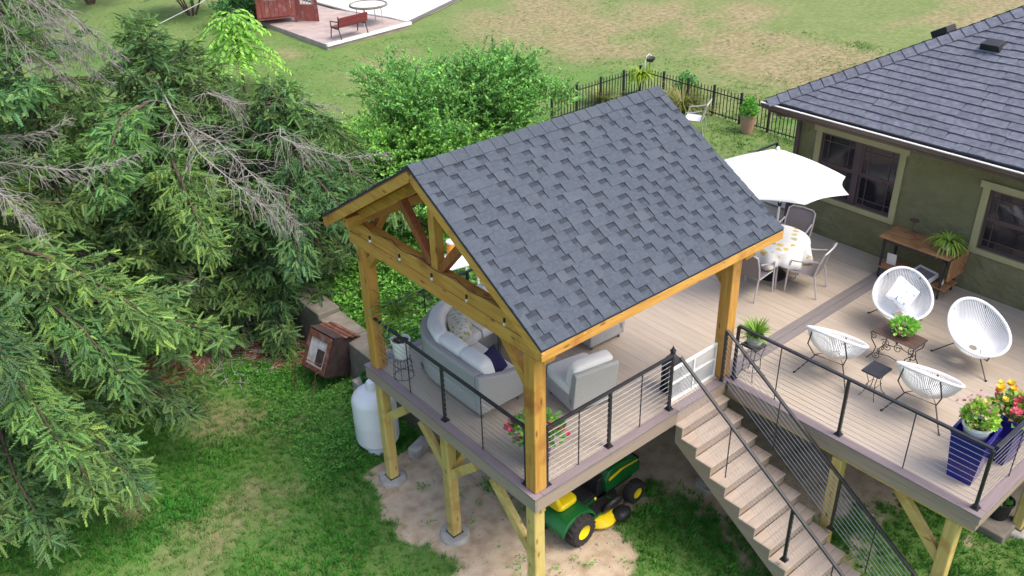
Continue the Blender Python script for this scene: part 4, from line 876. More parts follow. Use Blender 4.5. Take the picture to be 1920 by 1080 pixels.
bx_.build('tray', 'white_paint', t, rot=(0, R(-16), 0), loc=(0, 0, 0.035)); MB().b(-0.11, 0.11, -0.17, 0.17, 0.022, 0.05).build('lining', 'sling', t, rot=(0, R(-16), 0), loc=(0, 0, 0.035))
tag(MB().lathe([(0.03, 0), (0.035, 0.005), (0.035, 0.09), (0.03, 0.095), (0.0, 0.09)], 14).build('candle_jar', 'white_paint', None, smooth=True, loc=(8.36, -0.86, 0.226)), 'small white jar at the near end of the console shelf', 'jar')

# ------------------------------------------------------------------ dining set with parasol
DX, DY = 6.92, 1.50
t = thing('dining_table', 'round dining table under a lemon print cloth beside the parasol pole', 'table', (DX, DY, 0))
MB().lathe([(0.56, 0.70), (0.57, 0.715), (0.56, 0.728), (0.0, 0.728)], 36).build('tabletop', 'alu', t, smooth=True)
for k in range(4):
    a = math.pi/4+k*math.pi/2; MB().tube([(0.5*math.cos(a), 0.5*math.sin(a), 0.0), (0.42*math.cos(a), 0.42*math.sin(a), 0.71)], 0.018, 8).build('leg', 'alu', t)
mb = MB(); NA = 96; vs = []; fs = []; rings = [(0.0, 0.734), (0.3, 0.734), (0.56, 0.733), (0.59, 0.72), (0.61, 0.66), (0.63, 0.58), (0.65, 0.50)]
for i, (r_, z_) in enumerate(rings):
    for k in range(NA):
        a = 2*math.pi*k/NA; f = max(0, i-3)/3; wv = f*(0.045*math.sin(9*a)+0.03*math.sin(14*a+1)); sq = 0.10*f*abs(math.cos(2*a))
        vs.append((math.cos(a)*(r_+wv), math.sin(a)*(r_+wv), z_-sq))
for i in range(len(rings)-1):
    for k in range(NA): fs.append((i*NA+k, i*NA+(k+1) % NA, (i+1)*NA+(k+1) % NA, (i+1)*NA+k))
cl = MB().add(vs, fs).build('tablecloth', 'lemon_cloth', None, smooth=True, loc=(DX, DY, 0)); tag(cl, 'white tablecloth with orange and yellow fruit print on the round table', 'tablecloth')
sm = cl.modifiers.new('thick', 'SOLIDIFY'); sm.thickness = 0.003; sm.offset = 1
t = thing('parasol', 'large plain white parasol over the round dining table', 'umbrella', (DX, DY, 0))
MB().lathe([(0.27, 0), (0.27, 0.03), (0.24, 0.06), (0.06, 0.08), (0.05, 0.2), (0.0, 0.2)], 24).build('base', 'black_metal', t, smooth=True)
MB().tube([(0, 0, 0.1), (0, 0, 1.35), (-0.12, -0.05, 2.10)], 0.02, 10).build('pole', 'white_paint', t, smooth=True); MB().ell((0.0, 0.0, 1.38), (0.035, 0.035, 0.06), 10, 8).build('crank', 'black_plastic', t)
UR = 1.24; tilt = Matrix.Rotation(R(5), 3, Vector((-0.55, 0.83, 0))); cc = Vector((-0.36, -0.06, 1.95)); vs = []; fs = []; nseg = 8; per = 6; nr = 8
for i in range(nr+1):
    f = i/nr
    for k in range(nseg*per):
        a = 2*math.pi*k/(nseg*per)+0.2; q = (k % per)/per; edge = math.cos(math.pi/nseg)/math.cos((q-0.5)*2*math.pi/nseg)
        sc_ = edge*(1-0.07*f*math.sin(math.pi*q)); rr = UR*f*(1+(sc_-1)*min(1, f*1.6)); zz = 0.50*(1-f**1.3)+0.03*math.sin(math.pi*q)*math.sin(math.pi*f)*-1
        vs.append(cc+tilt @ Vector((rr*math.cos(a), rr*math.sin(a), zz)))
n2 = nseg*per
for i in range(nr):
    for k in range(n2): fs.append((i*n2+k, i*n2+(k+1) % n2, (i+1)*n2+(k+1) % n2, (i+1)*n2+k))
cn = MB().add(vs, fs).build('canopy', 'canvas_white', t, smooth=True); sm = cn.modifiers.new('thick', 'SOLIDIFY'); sm.thickness = 0.004
MB().ell(cc+tilt @ Vector((0, 0, 0.51)), (0.035, 0.035, 0.05), 10, 8).build('finial', 'white_paint', t)
for k in range(8):
    a = 2*math.pi*k/8+0.2; MB().tube([cc+tilt @ Vector((0, 0, 0.45)), cc+tilt @ Vector((UR*0.5*math.cos(a), UR*0.5*math.sin(a), 0.26)), cc+tilt @ Vector((UR*0.97*math.cos(a), UR*0.97*math.sin(a), -0.01))], 0.007, 5).build('rib', 'white_paint', t)
def dining_chair(label, loc, rz, first=[None]):
    if first[0] is not None:
        t = copy_tree(first[0]); t.location = loc; t.rotation_euler = (0, 0, rz); t['label'] = label; return t
    t = thing('dining_chair', label, 'chair', loc, rz, 'grey sling dining chairs'); first[0] = t    # faces +Y locally
    for s_ in (-1, 1):
        MB().tube([(s_*0.27, 0.25, 0), (s_*0.265, 0.24, 0.42), (s_*0.27, 0.20, 0.62), (s_*0.275, 0.0, 0.64), (s_*0.26, -0.22, 0.70)], 0.015, 7).build('front_leg', 'alu', t, smooth=True)
        MB().tube([(s_*0.26, -0.30, 0), (s_*0.25, -0.22, 0.40)], 0.015, 7).build('rear_leg', 'alu', t, smooth=True)
    MB().tube([(-0.25, -0.20, 0.40), (-0.262, -0.26, 0.65), (-0.25, -0.33, 0.86), (-0.19, -0.365, 0.90), (0, -0.38, 0.91), (0.19, -0.365, 0.90), (0.25, -0.33, 0.86), (0.262, -0.26, 0.65), (0.25, -0.20, 0.40)], 0.015, 8).build('back_frame', 'alu', t, smooth=True)
    MB().tube([(-0.25, -0.2, 0.40), (-0.25, 0.24, 0.42), (0.25, 0.24, 0.42), (0.25, -0.2, 0.40)], 0.014, 7, closed=True).build('seat_frame', 'alu', t)
    vs = []; N = 8
    for i in range(N+1):
        f = i/N
        for j in range(9): u = (j/8-0.5)*2; vs.append((u*0.245, -0.205+0.44*f, 0.405+0.015*f-0.025*(1-u*u)*math.sin(math.pi*f)))
    fs = [(i*9+j, i*9+j+1, i*9+j+10, i*9+j+9) for i in range(N) for j in range(8)]; MB().add(vs, fs).build('seat', 'sling', t, smooth=True)
    vs = []
    for i in range(N+1):
        f = i/N
        for j in range(9): u = (j/8-0.5)*2; vs.append((u*(0.245+0.01*f), -0.21-0.15*f**1.3-0.02*(1-u*u), 0.41+0.485*f-0.035*f*u**6))
    MB().add(vs, fs).build('backrest', 'sling', t, smooth=True); return t
dining_chair('grey sling dining chair behind the round table close to the house wall', (7.62, 1.62, 0), R(98)); dining_chair('grey sling dining chair in front of the round table, its back to the camera', (6.92, 0.80, 0), R(14))
dining_chair('grey sling dining chair at the table half hidden by the right pavilion post', (6.16, 1.36, 0), R(-86)); dining_chair('grey sling dining chair hidden mostly behind the pavilion roof at the round table', (6.85, 2.28, 0), R(180))
t = thing('storage_cabinet', 'white cabinet standing past the house corner behind the parasol', 'cabinet', (9.65, 3.15, 0))
MB().b(-0.3, 0.3, -0.3, 0.3, 0.03, 0.78).build('body', 'white_paint', t, bevel=0.01); MB().b(-0.32, 0.32, -0.32, 0.32, 0.781, 0.82).build('lid', 'white_paint', t, bevel=0.01)

# ------------------------------------------------------------------ string lights on the gable beam
t = thing('string_lights', 'dark string lights with clear bulbs draped along the gable tie beam', 'string lights', (0, 0, 0)); xw = PX0-0.02; wp = []
for i in range(41):
    f = i/40; y_ = 3.75-3.6*f; wp.append((xw-0.068*abs(math.sin(f*math.pi*5))+0.004*math.sin(i), y_, 2.459-0.035*max(0, abs(math.sin(f*math.pi*5))-0.8)))
MB().tube(wp, 0.0045, 5).build('wire', 'black_plastic', t)
for i in (4, 12, 20, 28, 36):
    q = Vector(wp[i])+Vector((-0.062, 0, -0.02)); MB().lathe([(0.014, 0), (0.016, -0.05)], 8, q).build('socket', 'black_plastic', t); MB().ell(q+Vector((0, 0, -0.075)), (0.022, 0.022, 0.03), 10, 8).build('bulb', 'bulb', t, smooth=True)
# ------------------------------------------------------------------ below and around the deck
t = thing('propane_tank', 'white upright propane tank under the left deck corner', 'tank', (0.42, 4.62, float(height(0.42, 4.62))))
MB().lathe([(0.26, 0.0), (0.26, 0.09), (0.25, 0.10)], 28).build('foot_ring', 'tank_white', t, smooth=True)
pr_ = [(0.0, 0.06)]+[(0.375*math.sin(a), 0.26-0.2*math.cos(a)) for a in np.linspace(0.1, math.pi/2, 8)]+[(0.375, 0.6), (0.377, 0.62), (0.375, 0.64)]+[(0.375*math.cos(a), 1.02+0.24*math.sin(a)) for a in np.linspace(0, math.pi/2-0.05, 9)]+[(0.0, 1.262)]
MB().lathe(pr_, 36).build('body', 'tank_white', t, smooth=True); MB().lathe([(0.11, 1.22), (0.11, 1.34), (0.08, 1.39), (0.0, 1.40)], 20).build('valve_dome', 'tank_white', t, smooth=True)
MB().tube([(0.0, 0.1, 1.30), (0.12, 0.28, 1.2), (0.3, 0.4, 0.7), (0.5, 0.45, 0.1)], 0.012, 6).build('gas_line', 'copper', t)
tag(MB().b(-0.2, 0.2, -0.1, 0.1, -0.05, 0.19).build('cinder_block', 'concrete', None, bevel=0.012, loc=(0.86, 4.02, LOW+0.0), rot=(0, 0, R(20))), 'grey concrete block lying on the dirt beside the propane tank', 'block')
# retaining wall, cut into rough blocks with a sloping cap
t = thing('retaining_wall', 'old concrete retaining wall running from the trees to the deck', 'wall', (0, 0, 0)); yy = 4.05
while yy < 9.6:
    L_ = random.uniform(0.7, 1.1); zt = -1.46+0.05*math.sin(yy*1.7)+0.02*(yy-4)
    MB().b(1.16+random.uniform(-.01, .01), 1.66, yy, min(yy+L_-0.012, 9.7), LOW-0.2, zt).build('wall_block', 'old_concrete', t, bevel=0.025)
    yy += L_
t = thing('concrete_step', 'grey concrete block by the wall end carrying a small green pot', 'block', (1.02, 6.02, LOW)); MB().b(-0.13, 0.16, -0.24, 0.24, -0.1, 0.32).build('body', 'concrete', t, bevel=0.03)
t = thing('small_pot', 'small dark green empty pot on the concrete block beside the tank', 'pot', (1.04, 5.92, LOW+0.321)); MB().lathe([(0.08, 0), (0.09, 0.01), (0.125, 0.20), (0.135, 0.205), (0.135, 0.23), (0.115, 0.23), (0.105, 0.15)], 18).build('body', 'tractor_green', t, smooth=True); MB().lathe([(0.108, 0.15), (0.0, 0.16)], 14).build('soil', 'soil', t)

# rusty outdoor fireplace
fx, fy = 0.72, 6.98; t = thing('outdoor_fireplace', 'rusty metal outdoor fireplace with open mesh door leaning by the wall', 'fireplace', (fx-0.05, fy, LOW+0.13), R(14))
FT = Matrix.Rotation(R(24), 3, 'Y') @ Matrix.Rotation(R(4), 3, 'X')
def fp(mb, nm, m, **k): return mb.build(nm, m, t, rot=FT, **k)
fp(MB().b(-0.30, 0.36, 0.30, 0.33, 0.12, 0.92), 'side_panel', 'rust_dark', bevel=0.004); fp(MB().b(-0.30, 0.36, -0.33, -0.30, 0.12, 0.92), 'side_panel', 'rust_dark', bevel=0.004)
fp(MB().b(0.33, 0.36, -0.298, 0.298, 0.12, 0.92), 'back_panel', 'rust'); fp(MB().b(-0.30, 0.328, -0.298, 0.298, 0.12, 0.15), 'hearth', 'rust_dark')
for k in range(5): fp(MB().bar((-0.02+0.085*k, -0.36, 0.935+0.02*(k % 2)), (-0.02+0.085*k, 0.36, 0.935+0.02*(k % 2)), 0.084, 0.018), 'roof_rib', 'rust')
fp(MB().b(-0.335, -0.302, -0.30, -0.22, 0.15, 0.90).b(-0.335, -0.302, 0.22, 0.30, 0.15, 0.90).b(-0.335, -0.302, -0.218, 0.218, 0.78, 0.90).b(-0.335, -0.302, -0.218, 0.218, 0.15, 0.24), 'front_frame', 'rust', bevel=0.004)
fp(MB().b(-0.33, -0.02, -0.33, 0.33, 0.922, 0.94), 'top_plate', 'rust_dark'); fp(MB().b(-0.318, -0.312, -0.216, 0.216, 0.242, 0.778), 'screen', 'ash')
fp(MB().b(-0.322, -0.3185, -0.19, 0.0, 0.28, 0.60), 'patch', 'rust_dark')
for sy in (-1, 1):
    fp(MB().tube([(-0.32, sy*0.29, 0.30), (-0.52, sy*0.27, 0.22), (-0.42, sy*0.27, -0.30)], 0.012, 6), 'leg', 'rust'); fp(MB().tube([(0.30, sy*0.30, 0.15), (0.32, sy*0.32, 0.0)], 0.014, 6), 'leg', 'rust_dark')
fp(MB().tube([(-0.32, -0.29, 0.42), (-0.50, -0.27, 0.40), (-0.55, 0, 0.40), (-0.50, 0.27, 0.40), (-0.32, 0.29, 0.42)], 0.011, 6), 'log_bar', 'rust')

# lawn tractor
t = thing('lawn_tractor', 'green and yellow lawn tractor parked under the deck', 'lawn tractor', (1.46, 1.13, LOW), R(2))
def wheel(x_, y_, r_, w_, rim):
    wl = thing('wheel', '', ''); del wl['label']; del wl['category']; wl.name = 'wheel'; wl.parent = t; wl.location = (x_, y_, r_)
    Rm = Matrix.Rotation(R(90), 3, 'X')
    MB().lathe([(rim, -w_/2), (r_*0.86, -w_/2), (r_*0.97, -w_*0.36), (r_, -w_*0.15), (r_, w_*0.15), (r_*0.97, w_*0.36), (r_*0.86, w_/2), (rim, w_/2)], 28, rot=Rm, caps=False).build('tyre', 'rubber', wl, smooth=True)
    lug = MB()
    for k in range(18):
        a = 2*math.pi*k/18
        for s_ in (-1, 1): lug.bar((math.cos(a)*r_*0.995, 0, math.sin(a)*r_*0.995), (math.cos(a+0.14)*r_*0.96, s_*w_*0.42, math.sin(a+0.14)*r_*0.96), 0.022, 0.022)
    lug.build('tread_lugs', 'rubber', wl)
    MB().lathe([(rim, -w_*0.46), (rim*0.92, -w_*0.42), (rim*0.6, -w_*0.30), (rim*0.25, -w_*0.30), (rim*0.2, -w_*0.36), (0.0, -w_*0.36)], 24, rot=Rm, caps=False).build('rim', 'tractor_yellow', wl, smooth=True); MB().lathe([(rim, w_*0.46), (rim*0.6, w_*0.3), (0.0, w_*0.3)], 24, rot=Rm, caps=False).build('rim', 'tractor_yellow', wl, smooth=True)
for s_ in (-1, 1): wheel(0.0, s_*0.42, 0.26, 0.24, 0.125); wheel(1.27, s_*0.40, 0.19, 0.17, 0.095)
# hood
prof = [(0.78, 0.36), (0.76, 0.60), (0.84, 0.74), (1.05, 0.76), (1.32, 0.72), (1.50, 0.64), (1.58, 0.52), (1.58, 0.34)]
vs = []; fs = []; lv = [(-0.25, 0.93), (-0.235, 1.0), (-0.14, 1.03), (0, 1.045), (0.14, 1.03), (0.235, 1.0), (0.25, 0.93)]
for (y_, k_) in lv:
    for (x_, z_) in prof: vs.append((x_, y_*(1-0.12*max(0, x_-1.2)), 0.34+(z_-0.34)*(k_ if z_ > 0.5 else 1)))
n_p = len(prof)
for i in range(len(lv)-1):
    for j in range(n_p): fs.append((i*n_p+j, i*n_p+(j+1) % n_p, (i+1)*n_p+(j+1) % n_p, (i+1)*n_p+j))
fs += [tuple(range(n_p)), tuple((len(lv)-1)*n_p+j for j in range(n_p-1, -1, -1))]
MB().add(vs, fs).build('hood', 'tractor_green', t, bevel=0.012, smooth=True)
for s_ in (-1, 1):
    MB().bar((0.82, s_*0.262, 0.60), (1.10, s_*0.262, 0.655), 0.012, 0.045).build('stripe', 'tractor_yellow', t); MB().bar((1.10, s_*0.262, 0.655), (1.5, s_*0.247, 0.60), 0.012, 0.025).build('stripe', 'tractor_yellow', t)
MB().b(1.56, 1.60, -0.2, 0.2, 0.38, 0.58).build('grille', 'black_plastic', t, bevel=0.01)
for s_ in (-1, 1): MB().ell((1.585, s_*0.13, 0.55), (0.02, 0.05, 0.03), 10, 6).build('headlight', 'bulb', t, smooth=True)
MB().b(-0.28, 1.5, -0.16, 0.16, 0.20, 0.36).build('chassis', 'black_plastic', t, bevel=0.01)
# fenders and seat deck
vs = []; NS = 14
for i in range(NS+1):
    a = math.pi*(0.04+0.92*i/NS); x_ = -0.36*math.cos(a)*1.0; z_ = 0.27+0.27*math.sin(a)
    z_ = min(z_, 0.53)
    for y_ in (-0.44, -0.41, 0.41, 0.44): vs.append((x_, y_, z_-(0.035 if abs(y_) > 0.42 else 0)))
fs = [(i*4+j, i*4+j+1, i*4+j+5, i*4+j+4) for i in range(NS) for j in range(3)]
o = MB().add(vs, fs).build('fender', 'tractor_green', t, smooth=True); q = o.modifiers.new('thick', 'SOLIDIFY'); q.thickness = 0.02
MB().b(0.30, 0.80, -0.46, 0.46, 0.27, 0.30).build('footrest', 'tractor_green', t, bevel=0.01); MB().b(0.36, 0.76, 0.22, 0.44, 0.301, 0.31).build('foot_mat', 'black_plastic', t); MB().b(0.36, 0.76, -0.44, -0.22, 0.301, 0.31).build('foot_mat', 'black_plastic', t)
MB().prism([(0.62, 0.30), (0.66, 0.62), (0.80, 0.66), (0.80, 0.30)], 0.36, 1, -0.18).build('dash', 'black_plastic', t, bevel=0.015)
soft_box((0.0, 0, 0.585), (0.42, 0.44, 0.11), None, 0.45).build('seat', 'tractor_yellow', t, smooth=True); soft_box((-0.20, 0, 0.72), (0.10, 0.42, 0.34), Matrix.Rotation(R(-14), 3, 'Y'), 0.5).build('seat_back', 'tractor_yellow', t, smooth=True); MB().b(-0.12, 0.12, -0.12, 0.12, 0.50, 0.54).build('seat_mount', 'black_plastic', t)
MB().tube([(0.70, 0, 0.62), (0.58, 0, 0.76)], 0.015, 8).build('steering_column', 'black_plastic', t); rot_ = Matrix.Rotation(R(-40), 3, 'Y')
MB().tube([Vector((0.57, 0, 0.775))+rot_ @ Vector((0.165*math.cos(a), 0.165*math.sin(a), 0)) for a in np.linspace(0, 2*math.pi, 22, endpoint=False)], 0.014, 7, closed=True).bar((0.57, -0.16, 0.775), (0.57, 0.16, 0.775), 0.03, 0.012).build('steering_wheel', 'black_plastic', t, smooth=True)
# mower deck with discharge chute
MB().lathe([(0.36, 0.05), (0.37, 0.09), (0.34, 0.17), (0.28, 0.20), (0.0, 0.205)], 24, (0.55, 0.0, 0.0), 1, 1.62).build('mower_deck', 'tractor_yellow', t, smooth=True); MB().lathe([(0.29, 0.208), (0.28, 0.27), (0.10, 0.30), (0.0, 0.30)], 20, (0.74, -0.16, 0)).build('belt_cover', 'black_plastic', t, smooth=True)
MB().ell((0.66, -0.47, 0.35), (0.19, 0.055, 0.19), 18, 10, Matrix.Rotation(R(28), 3, 'X'), 0.7).build('discharge_chute', 'black_plastic', t, smooth=True); MB().ell((0.80, -0.56, 0.14), (0.15, 0.13, 0.09), 14, 8, None, 0.7).build('spindle_cover', 'black_plastic', t, smooth=True)
for x_ in (0.98,): MB().lathe([(0.06, -0.02), (0.06, 0.02)], 14, (x_, -0.52, 0.065), rot=Matrix.Rotation(R(90), 3, 'X')).build('gauge_wheel', 'black_plastic', t)
MB().bar((0.9, -0.5, 0.1), (1.05, -0.40, 0.14), 0.02, 0.04).build('wheel_bracket', 'black_plastic', t); MB().tube([(0.33, -0.40, 0.5), (0.34, -0.42, 0.62)], 0.012, 6).build('lever', 'black_plastic', t)
MB().ell((0.34, -0.42, 0.64), (0.02, 0.02, 0.03), 8, 6).build('lever_knob', 'tractor_yellow', t)
MB().b(-0.46, -0.30, -0.06, 0.06, 0.22, 0.26).build('hitch', 'black_plastic', t)

# slab and pots below the right deck
t = thing('concrete_slab', 'grey concrete slab on the lawn under the right deck corner', 'slab', (6.85, -2.75, 0)); MB().b(-0.75, 1.9, -0.75, 1.1, LOW-0.3, LOW+0.14).build('body', 'old_concrete', t, bevel=0.02)
for (px, py, r_, lb) in ((6.50, -3.22, 0.17, 'black plastic plant pot on the concrete slab at the picture edge'), (6.85, -2.75, 0.2, 'larger black pot behind the first on the concrete slab')):
    t = thing('black_pot', lb, 'pot', (px, py, LOW+0.141), 0, 'black pots on the slab'); MB().lathe([(r_*0.75, 0), (r_*0.8, 0.01), (r_, r_*1.7), (r_*1.08, r_*1.72), (r_*1.08, r_*1.9), (r_*0.95, r_*1.9), (r_*0.9, r_*1.5)], 22).build('body', 'black_plastic', t, smooth=True)
    MB().lathe([(r_*0.9, r_*1.5), (0, r_*1.55)], 14).build('soil', 'soil', t)
    V, F, T = leaf_ball(60, (0, 0, r_*1.5), (r_*0.8, r_*0.8, 0.12), 0.07, [(1, 1, 1), (0.8, 1.0, 0.7)]); tri_mesh('foliage', V, F, 'leaf', t, T)

# ------------------------------------------------------------------ back yard: fence, chair, pots
GY = lambda x_, y_: float(height(x_, y_))
fence = thing('picket_fence', 'low black metal picket fence around the yard behind the deck', 'fence', (0, 0, 0))
fpts = [((10.6, 11.3), (14.15, 11.3)), ((14.15, 11.3), (14.05, 4.6))]; FH = 0.80; pk = None; postm = None
for (a, b_) in fpts:
    a = Vector(a); b_ = Vector(b_); L_ = (b_-a).length; n_ = int(L_/0.115)
    for zz in (0.12, FH-0.10):
        MB().bar((a.x, a.y, GY(a.x, a.y)+zz), (b_.x, b_.y, GY(b_.x, b_.y)+zz), 0.02, 0.028).build('rail', 'black_metal', fence)
    for k in range(n_+1):
        q = a.lerp(b_, k/n_); post_ = k % 8 == 0
        if post_:
            if postm is None: o = MB().b(-0.028, 0.028, -0.028, 0.028, -0.1, FH+0.07).build('post', 'black_metal', fence); postm = o.data
            else: o = link('post', postm, fence)
        else:
            if pk is None: o = MB().prism([(-0.010, 0.03), (-0.010, FH-0.02), (0, FH+0.02), (0.010, FH-0.02), (0.010, 0.03)], 0.016, 1, -0.008).build('picket', 'black_metal', fence); pk = o.data
            else: o = link('picket', pk, fence)
        o.location = (q.x, q.y, GY(q.x, q.y))
t = dining_chair('white metal patio armchair on the lawn behind the pavilion roof', (12.75, 8.05, GY(12.75, 8.05)), R(28)); t.name = 'patio_chair'; del t['group']
for ch in t.children:
    if ch.name.split('.')[0] in ('seat', 'backrest'):
        ch.data = ch.data.copy(); ch.data.materials[0] = MATS['cushion'] if ch.name.startswith('seat') else MATS['alu']
t = thing('pink_planter', 'tall pinkish planter with a round green shrub by the picket fence', 'planter', (13.70, 7.05, GY(13.7, 7.05)))
pot('pot', t, [(0.12, 0), (0.14, 0.01), (0.215, 0.46), (0.225, 0.465), (0.225, 0.50), (0.20, 0.50), (0.19, 0.44)], 'terracotta', 0.195, 0.46)
V, F, T = leaf_ball(900, (0, 0, 0.48), (0.23, 0.23, 0.52), 0.06, [(1, 1.1, 0.8), (1.5, 1.4, 0.7), (0.8, 1, 0.7)]); tri_mesh('foliage', V, F, 'leaf', t, T)
t = thing('ornamental_grass', 'tan ornamental grass clump in front of the picket fence', 'plant', (13.80, 9.35, GY(13.80, 9.35)))
V, F, T = strip_leaves(460, 1.2, 0.02, (0, 0, 0), 0.0, 0.7, 1.5, [(2.6, 1.3, 2.2), (2.1, 1.15, 1.6), (1.4, 1.1, 1.0)], 6, 0, 0.12); tri_mesh('blades', V, F, 'palm_leaf', t, T)
t = thing('ornamental_grass', 'pale seeding grass clump at the left run of the picket fence', 'plant', (12.75, 11.55, GY(12.75, 11.55)))
V, F, T = strip_leaves(260, 0.8, 0.016, (0, 0, 0), 0.0, 0.6, 1.3, [(2.6, 1.5, 2.4), (2.1, 1.4, 1.8)], 6, 0, 0.14); tri_mesh('blades', V, F, 'palm_leaf', t, T)
t = thing('garden_shrub', 'dark green loose shrub behind the picket fence', 'shrub', (14.6, 9.9, GY(14.6, 9.9)))
V, F, T = leaf_ball(1200, (0, 0, 0.1), (0.42, 0.42, 0.78), 0.07, [(0.7, 0.9, 0.9), (0.9, 1, 0.9), (0.6, 0.8, 0.8)]); tri_mesh('foliage', V, F, 'leaf', t, T); MB().tube([(0, 0, -0.05), (0, 0, 0.5)], 0.02, 6).build('stem', 'stem', t)
# hooked pole with hanging fern and bowl
hx, hy = 14.30, 11.05; hz = GY(hx, hy); t = thing('shepherd_hook', 'white curved hook pole by the fence corner', 'hook', (hx-0.22, hy+0.02, hz))
MB().tube([(0, 0, -0.1), (0, 0, 1.0), (0.03, -0.01, 1.18), (0.12, -0.03, 1.24), (0.2, -0.05, 1.18)], 0.012, 6).build('pole', 'white_paint', t)
t = thing('hanging_fern', 'yellow-green fern in a basket hanging at the fence corner', 'plant', (hx-0.35, hy+0.05, hz+0.55))
MB().lathe([(0.10, 0), (0.15, 0.12), (0.16, 0.13), (0.14, 0.13), (0.0, 0.1)], 16).build('basket', 'bark', t); V, F, T = strip_leaves(190, 0.55, 0.035, (0, 0, 0.1), 0.1, 1.3, 1.5, [(2.4, 1.9, 0.6), (1.7, 1.5, 0.6), (2.8, 2.2, 0.8)], 6, 0, 0.08); tri_mesh('foliage', V, F, 'palm_leaf', t, T)
MB().tube([(0, 0, -0.55), (0, 0, 0.02)], 0.012, 6).build('pole', 'iron', t)
t = thing('bird_bath', 'dark metal bowl on a thin pole above the fence corner post', 'bowl', (hx+0.02, hy+0.05, hz)); MB().tube([(0, 0, -0.1), (0, 0, 0.98)], 0.012, 6).build('pole', 'iron', t); MB().lathe([(0.02, 0.97), (0.10, 0.99), (0.15, 1.06), (0.155, 1.10), (0.13, 1.07), (0.0, 1.02)], 18).build('bowl', 'iron', t, smooth=True)

# white table and teal pole seen through the gable
gx_, gy_ = 3.55, 6.45; gz = GY(gx_, gy_); t = thing('garden_table', 'white garden table with an orange cooler seen through the gable truss', 'table', (gx_, gy_, gz), R(-12))
MB().b(-0.42, 0.42, -0.32, 0.32, 0.70, 0.74).build('top', 'white_paint', t, bevel=0.01)
for sx in (-1, 1):
    for sy in (-1, 1): MB().b(sx*0.38-0.02, sx*0.38+0.02, sy*0.28-0.02, sy*0.28+0.02, -0.05, 0.70).build('leg', 'white_paint', t)
t = thing('drink_cooler', 'orange and white drink jug standing on the white garden table', 'jug', (gx_+0.12, gy_+0.22, gz+0.741)); MB().lathe([(0.09, 0), (0.10, 0.01), (0.11, 0.24), (0.10, 0.26)], 18).build('body', 'orange', t, smooth=True); MB().lathe([(0.105, 0.261), (0.105, 0.30), (0.04, 0.34), (0.0, 0.34)], 18).build('lid', 'white_paint', t, smooth=True)
t = thing('teal_parasol', 'closed teal parasol standing behind the white garden table', 'umbrella', (gx_+0.42, gy_+0.48, GY(gx_+0.42, gy_+0.48))); MB().tube([(0, 0, -0.1), (0, 0, 1.9)], 0.025, 8).build('pole', 'teal', t); MB().lathe([(0.05, 0.75), (0.12, 0.85), (0.10, 1.3), (0.05, 1.75), (0.0, 1.85)], 10).build('folded_canopy', 'teal', t, smooth=True)

# ------------------------------------------------------------------ far patio: bench, table, pool cover, red playhouse
PZ = -0.50
patio = MB().prism([(9.95, 22.5), (13.9, 23.05), (13.7, 24.4), (13.0, 27.5), (12.9, 31), (9.9, 31)], 0.75, 2, -1.1).build('patio', 'pavers', None); kind(patio, 'structure'); 
mb = MB(); mb.bar((9.93, 22.47, -0.36), (13.95, 23.03, -0.36), 0.10, 0.10).build('patio_edge', 'white_paint'); kind(bpy.data.objects['patio_edge'], 'structure')
PZ = -0.35
t = thing('pool_cover', 'bright white pool cover at the top edge of the picture', 'pool cover', (0, 0, 0))
pv = [(13.95, 23.35), (18.2, 25.5), (24, 30), (24, 40), (13.4, 40), (13.2, 30.5), (13.35, 26.6), (13.9, 24.4)]
MB().prism(pv, 0.62, 2, -0.95).build('cover', 'canvas_white', t, bevel=0.08)
for k in range(len(pv)): a, b_ = pv[k], pv[(k+1) % len(pv)]; MB().bar((*a, -0.42), (*b_, -0.42), 0.16, 0.10).build('edging', 'wicker_dark', t)
t = thing('park_bench', 'red slatted bench with iron legs on the far patio, seen from behind', 'bench', (11.2, 22.75, PZ+0.03), R(8))
for k in range(4): MB().b(-0.66, 0.66, -0.03+0.02*k*0, 0.0, 0.46+0.085*k, 0.535+0.085*k).build('back_slat', 'bench_red', t, rot=(R(8), 0, 0))
for k in range(4): MB().b(-0.66, 0.66, 0.02+0.11*k, 0.11+0.11*k, 0.40, 0.43).build('seat_slat', 'bench_red', t)
for s_ in (-1, 1):
    MB().tube([(s_*0.62, -0.12, 0.0), (s_*0.62, 0.0, 0.36), (s_*0.62, -0.04, 0.82)], 0.022, 6).build('leg', 'iron', t); MB().tube([(s_*0.62, 0.50, 0.0), (s_*0.62, 0.42, 0.38), (s_*0.62, 0.45, 0.60), (s_*0.62, 0.0, 0.62)], 0.022, 6).build('leg', 'iron', t); MB().tube([(s_*0.62, 0.0, 0.36), (s_*0.62, 0.42, 0.38)], 0.02, 6).build('side_rail', 'iron', t)
t = thing('round_table', 'round patio table with grey rim beside the pool cover', 'table', (12.75, 24.05, PZ+0.02))
MB().tube([(0.70*math.cos(a), 0.70*math.sin(a), 0.70) for a in np.linspace(0, 2*math.pi, 32, endpoint=False)], 0.05, 8, closed=True).build('rim', 'old_concrete', t, smooth=True); MB().lathe([(0.68, 0.69), (0.68, 0.705), (0, 0.706)], 32).build('top', 'white_paint', t)
for k in range(4): a = 0.6+k*math.pi/2; MB().tube([(0.55*math.cos(a), 0.55*math.sin(a), 0), (0.5*math.cos(a), 0.5*math.sin(a), 0.69)], 0.02, 6).build('leg', 'alu', t)
t = thing('playhouse', 'weathered red wooden playhouse with lattice windows on the far patio', 'playhouse', (10.35, 26.6, PZ), R(-20))
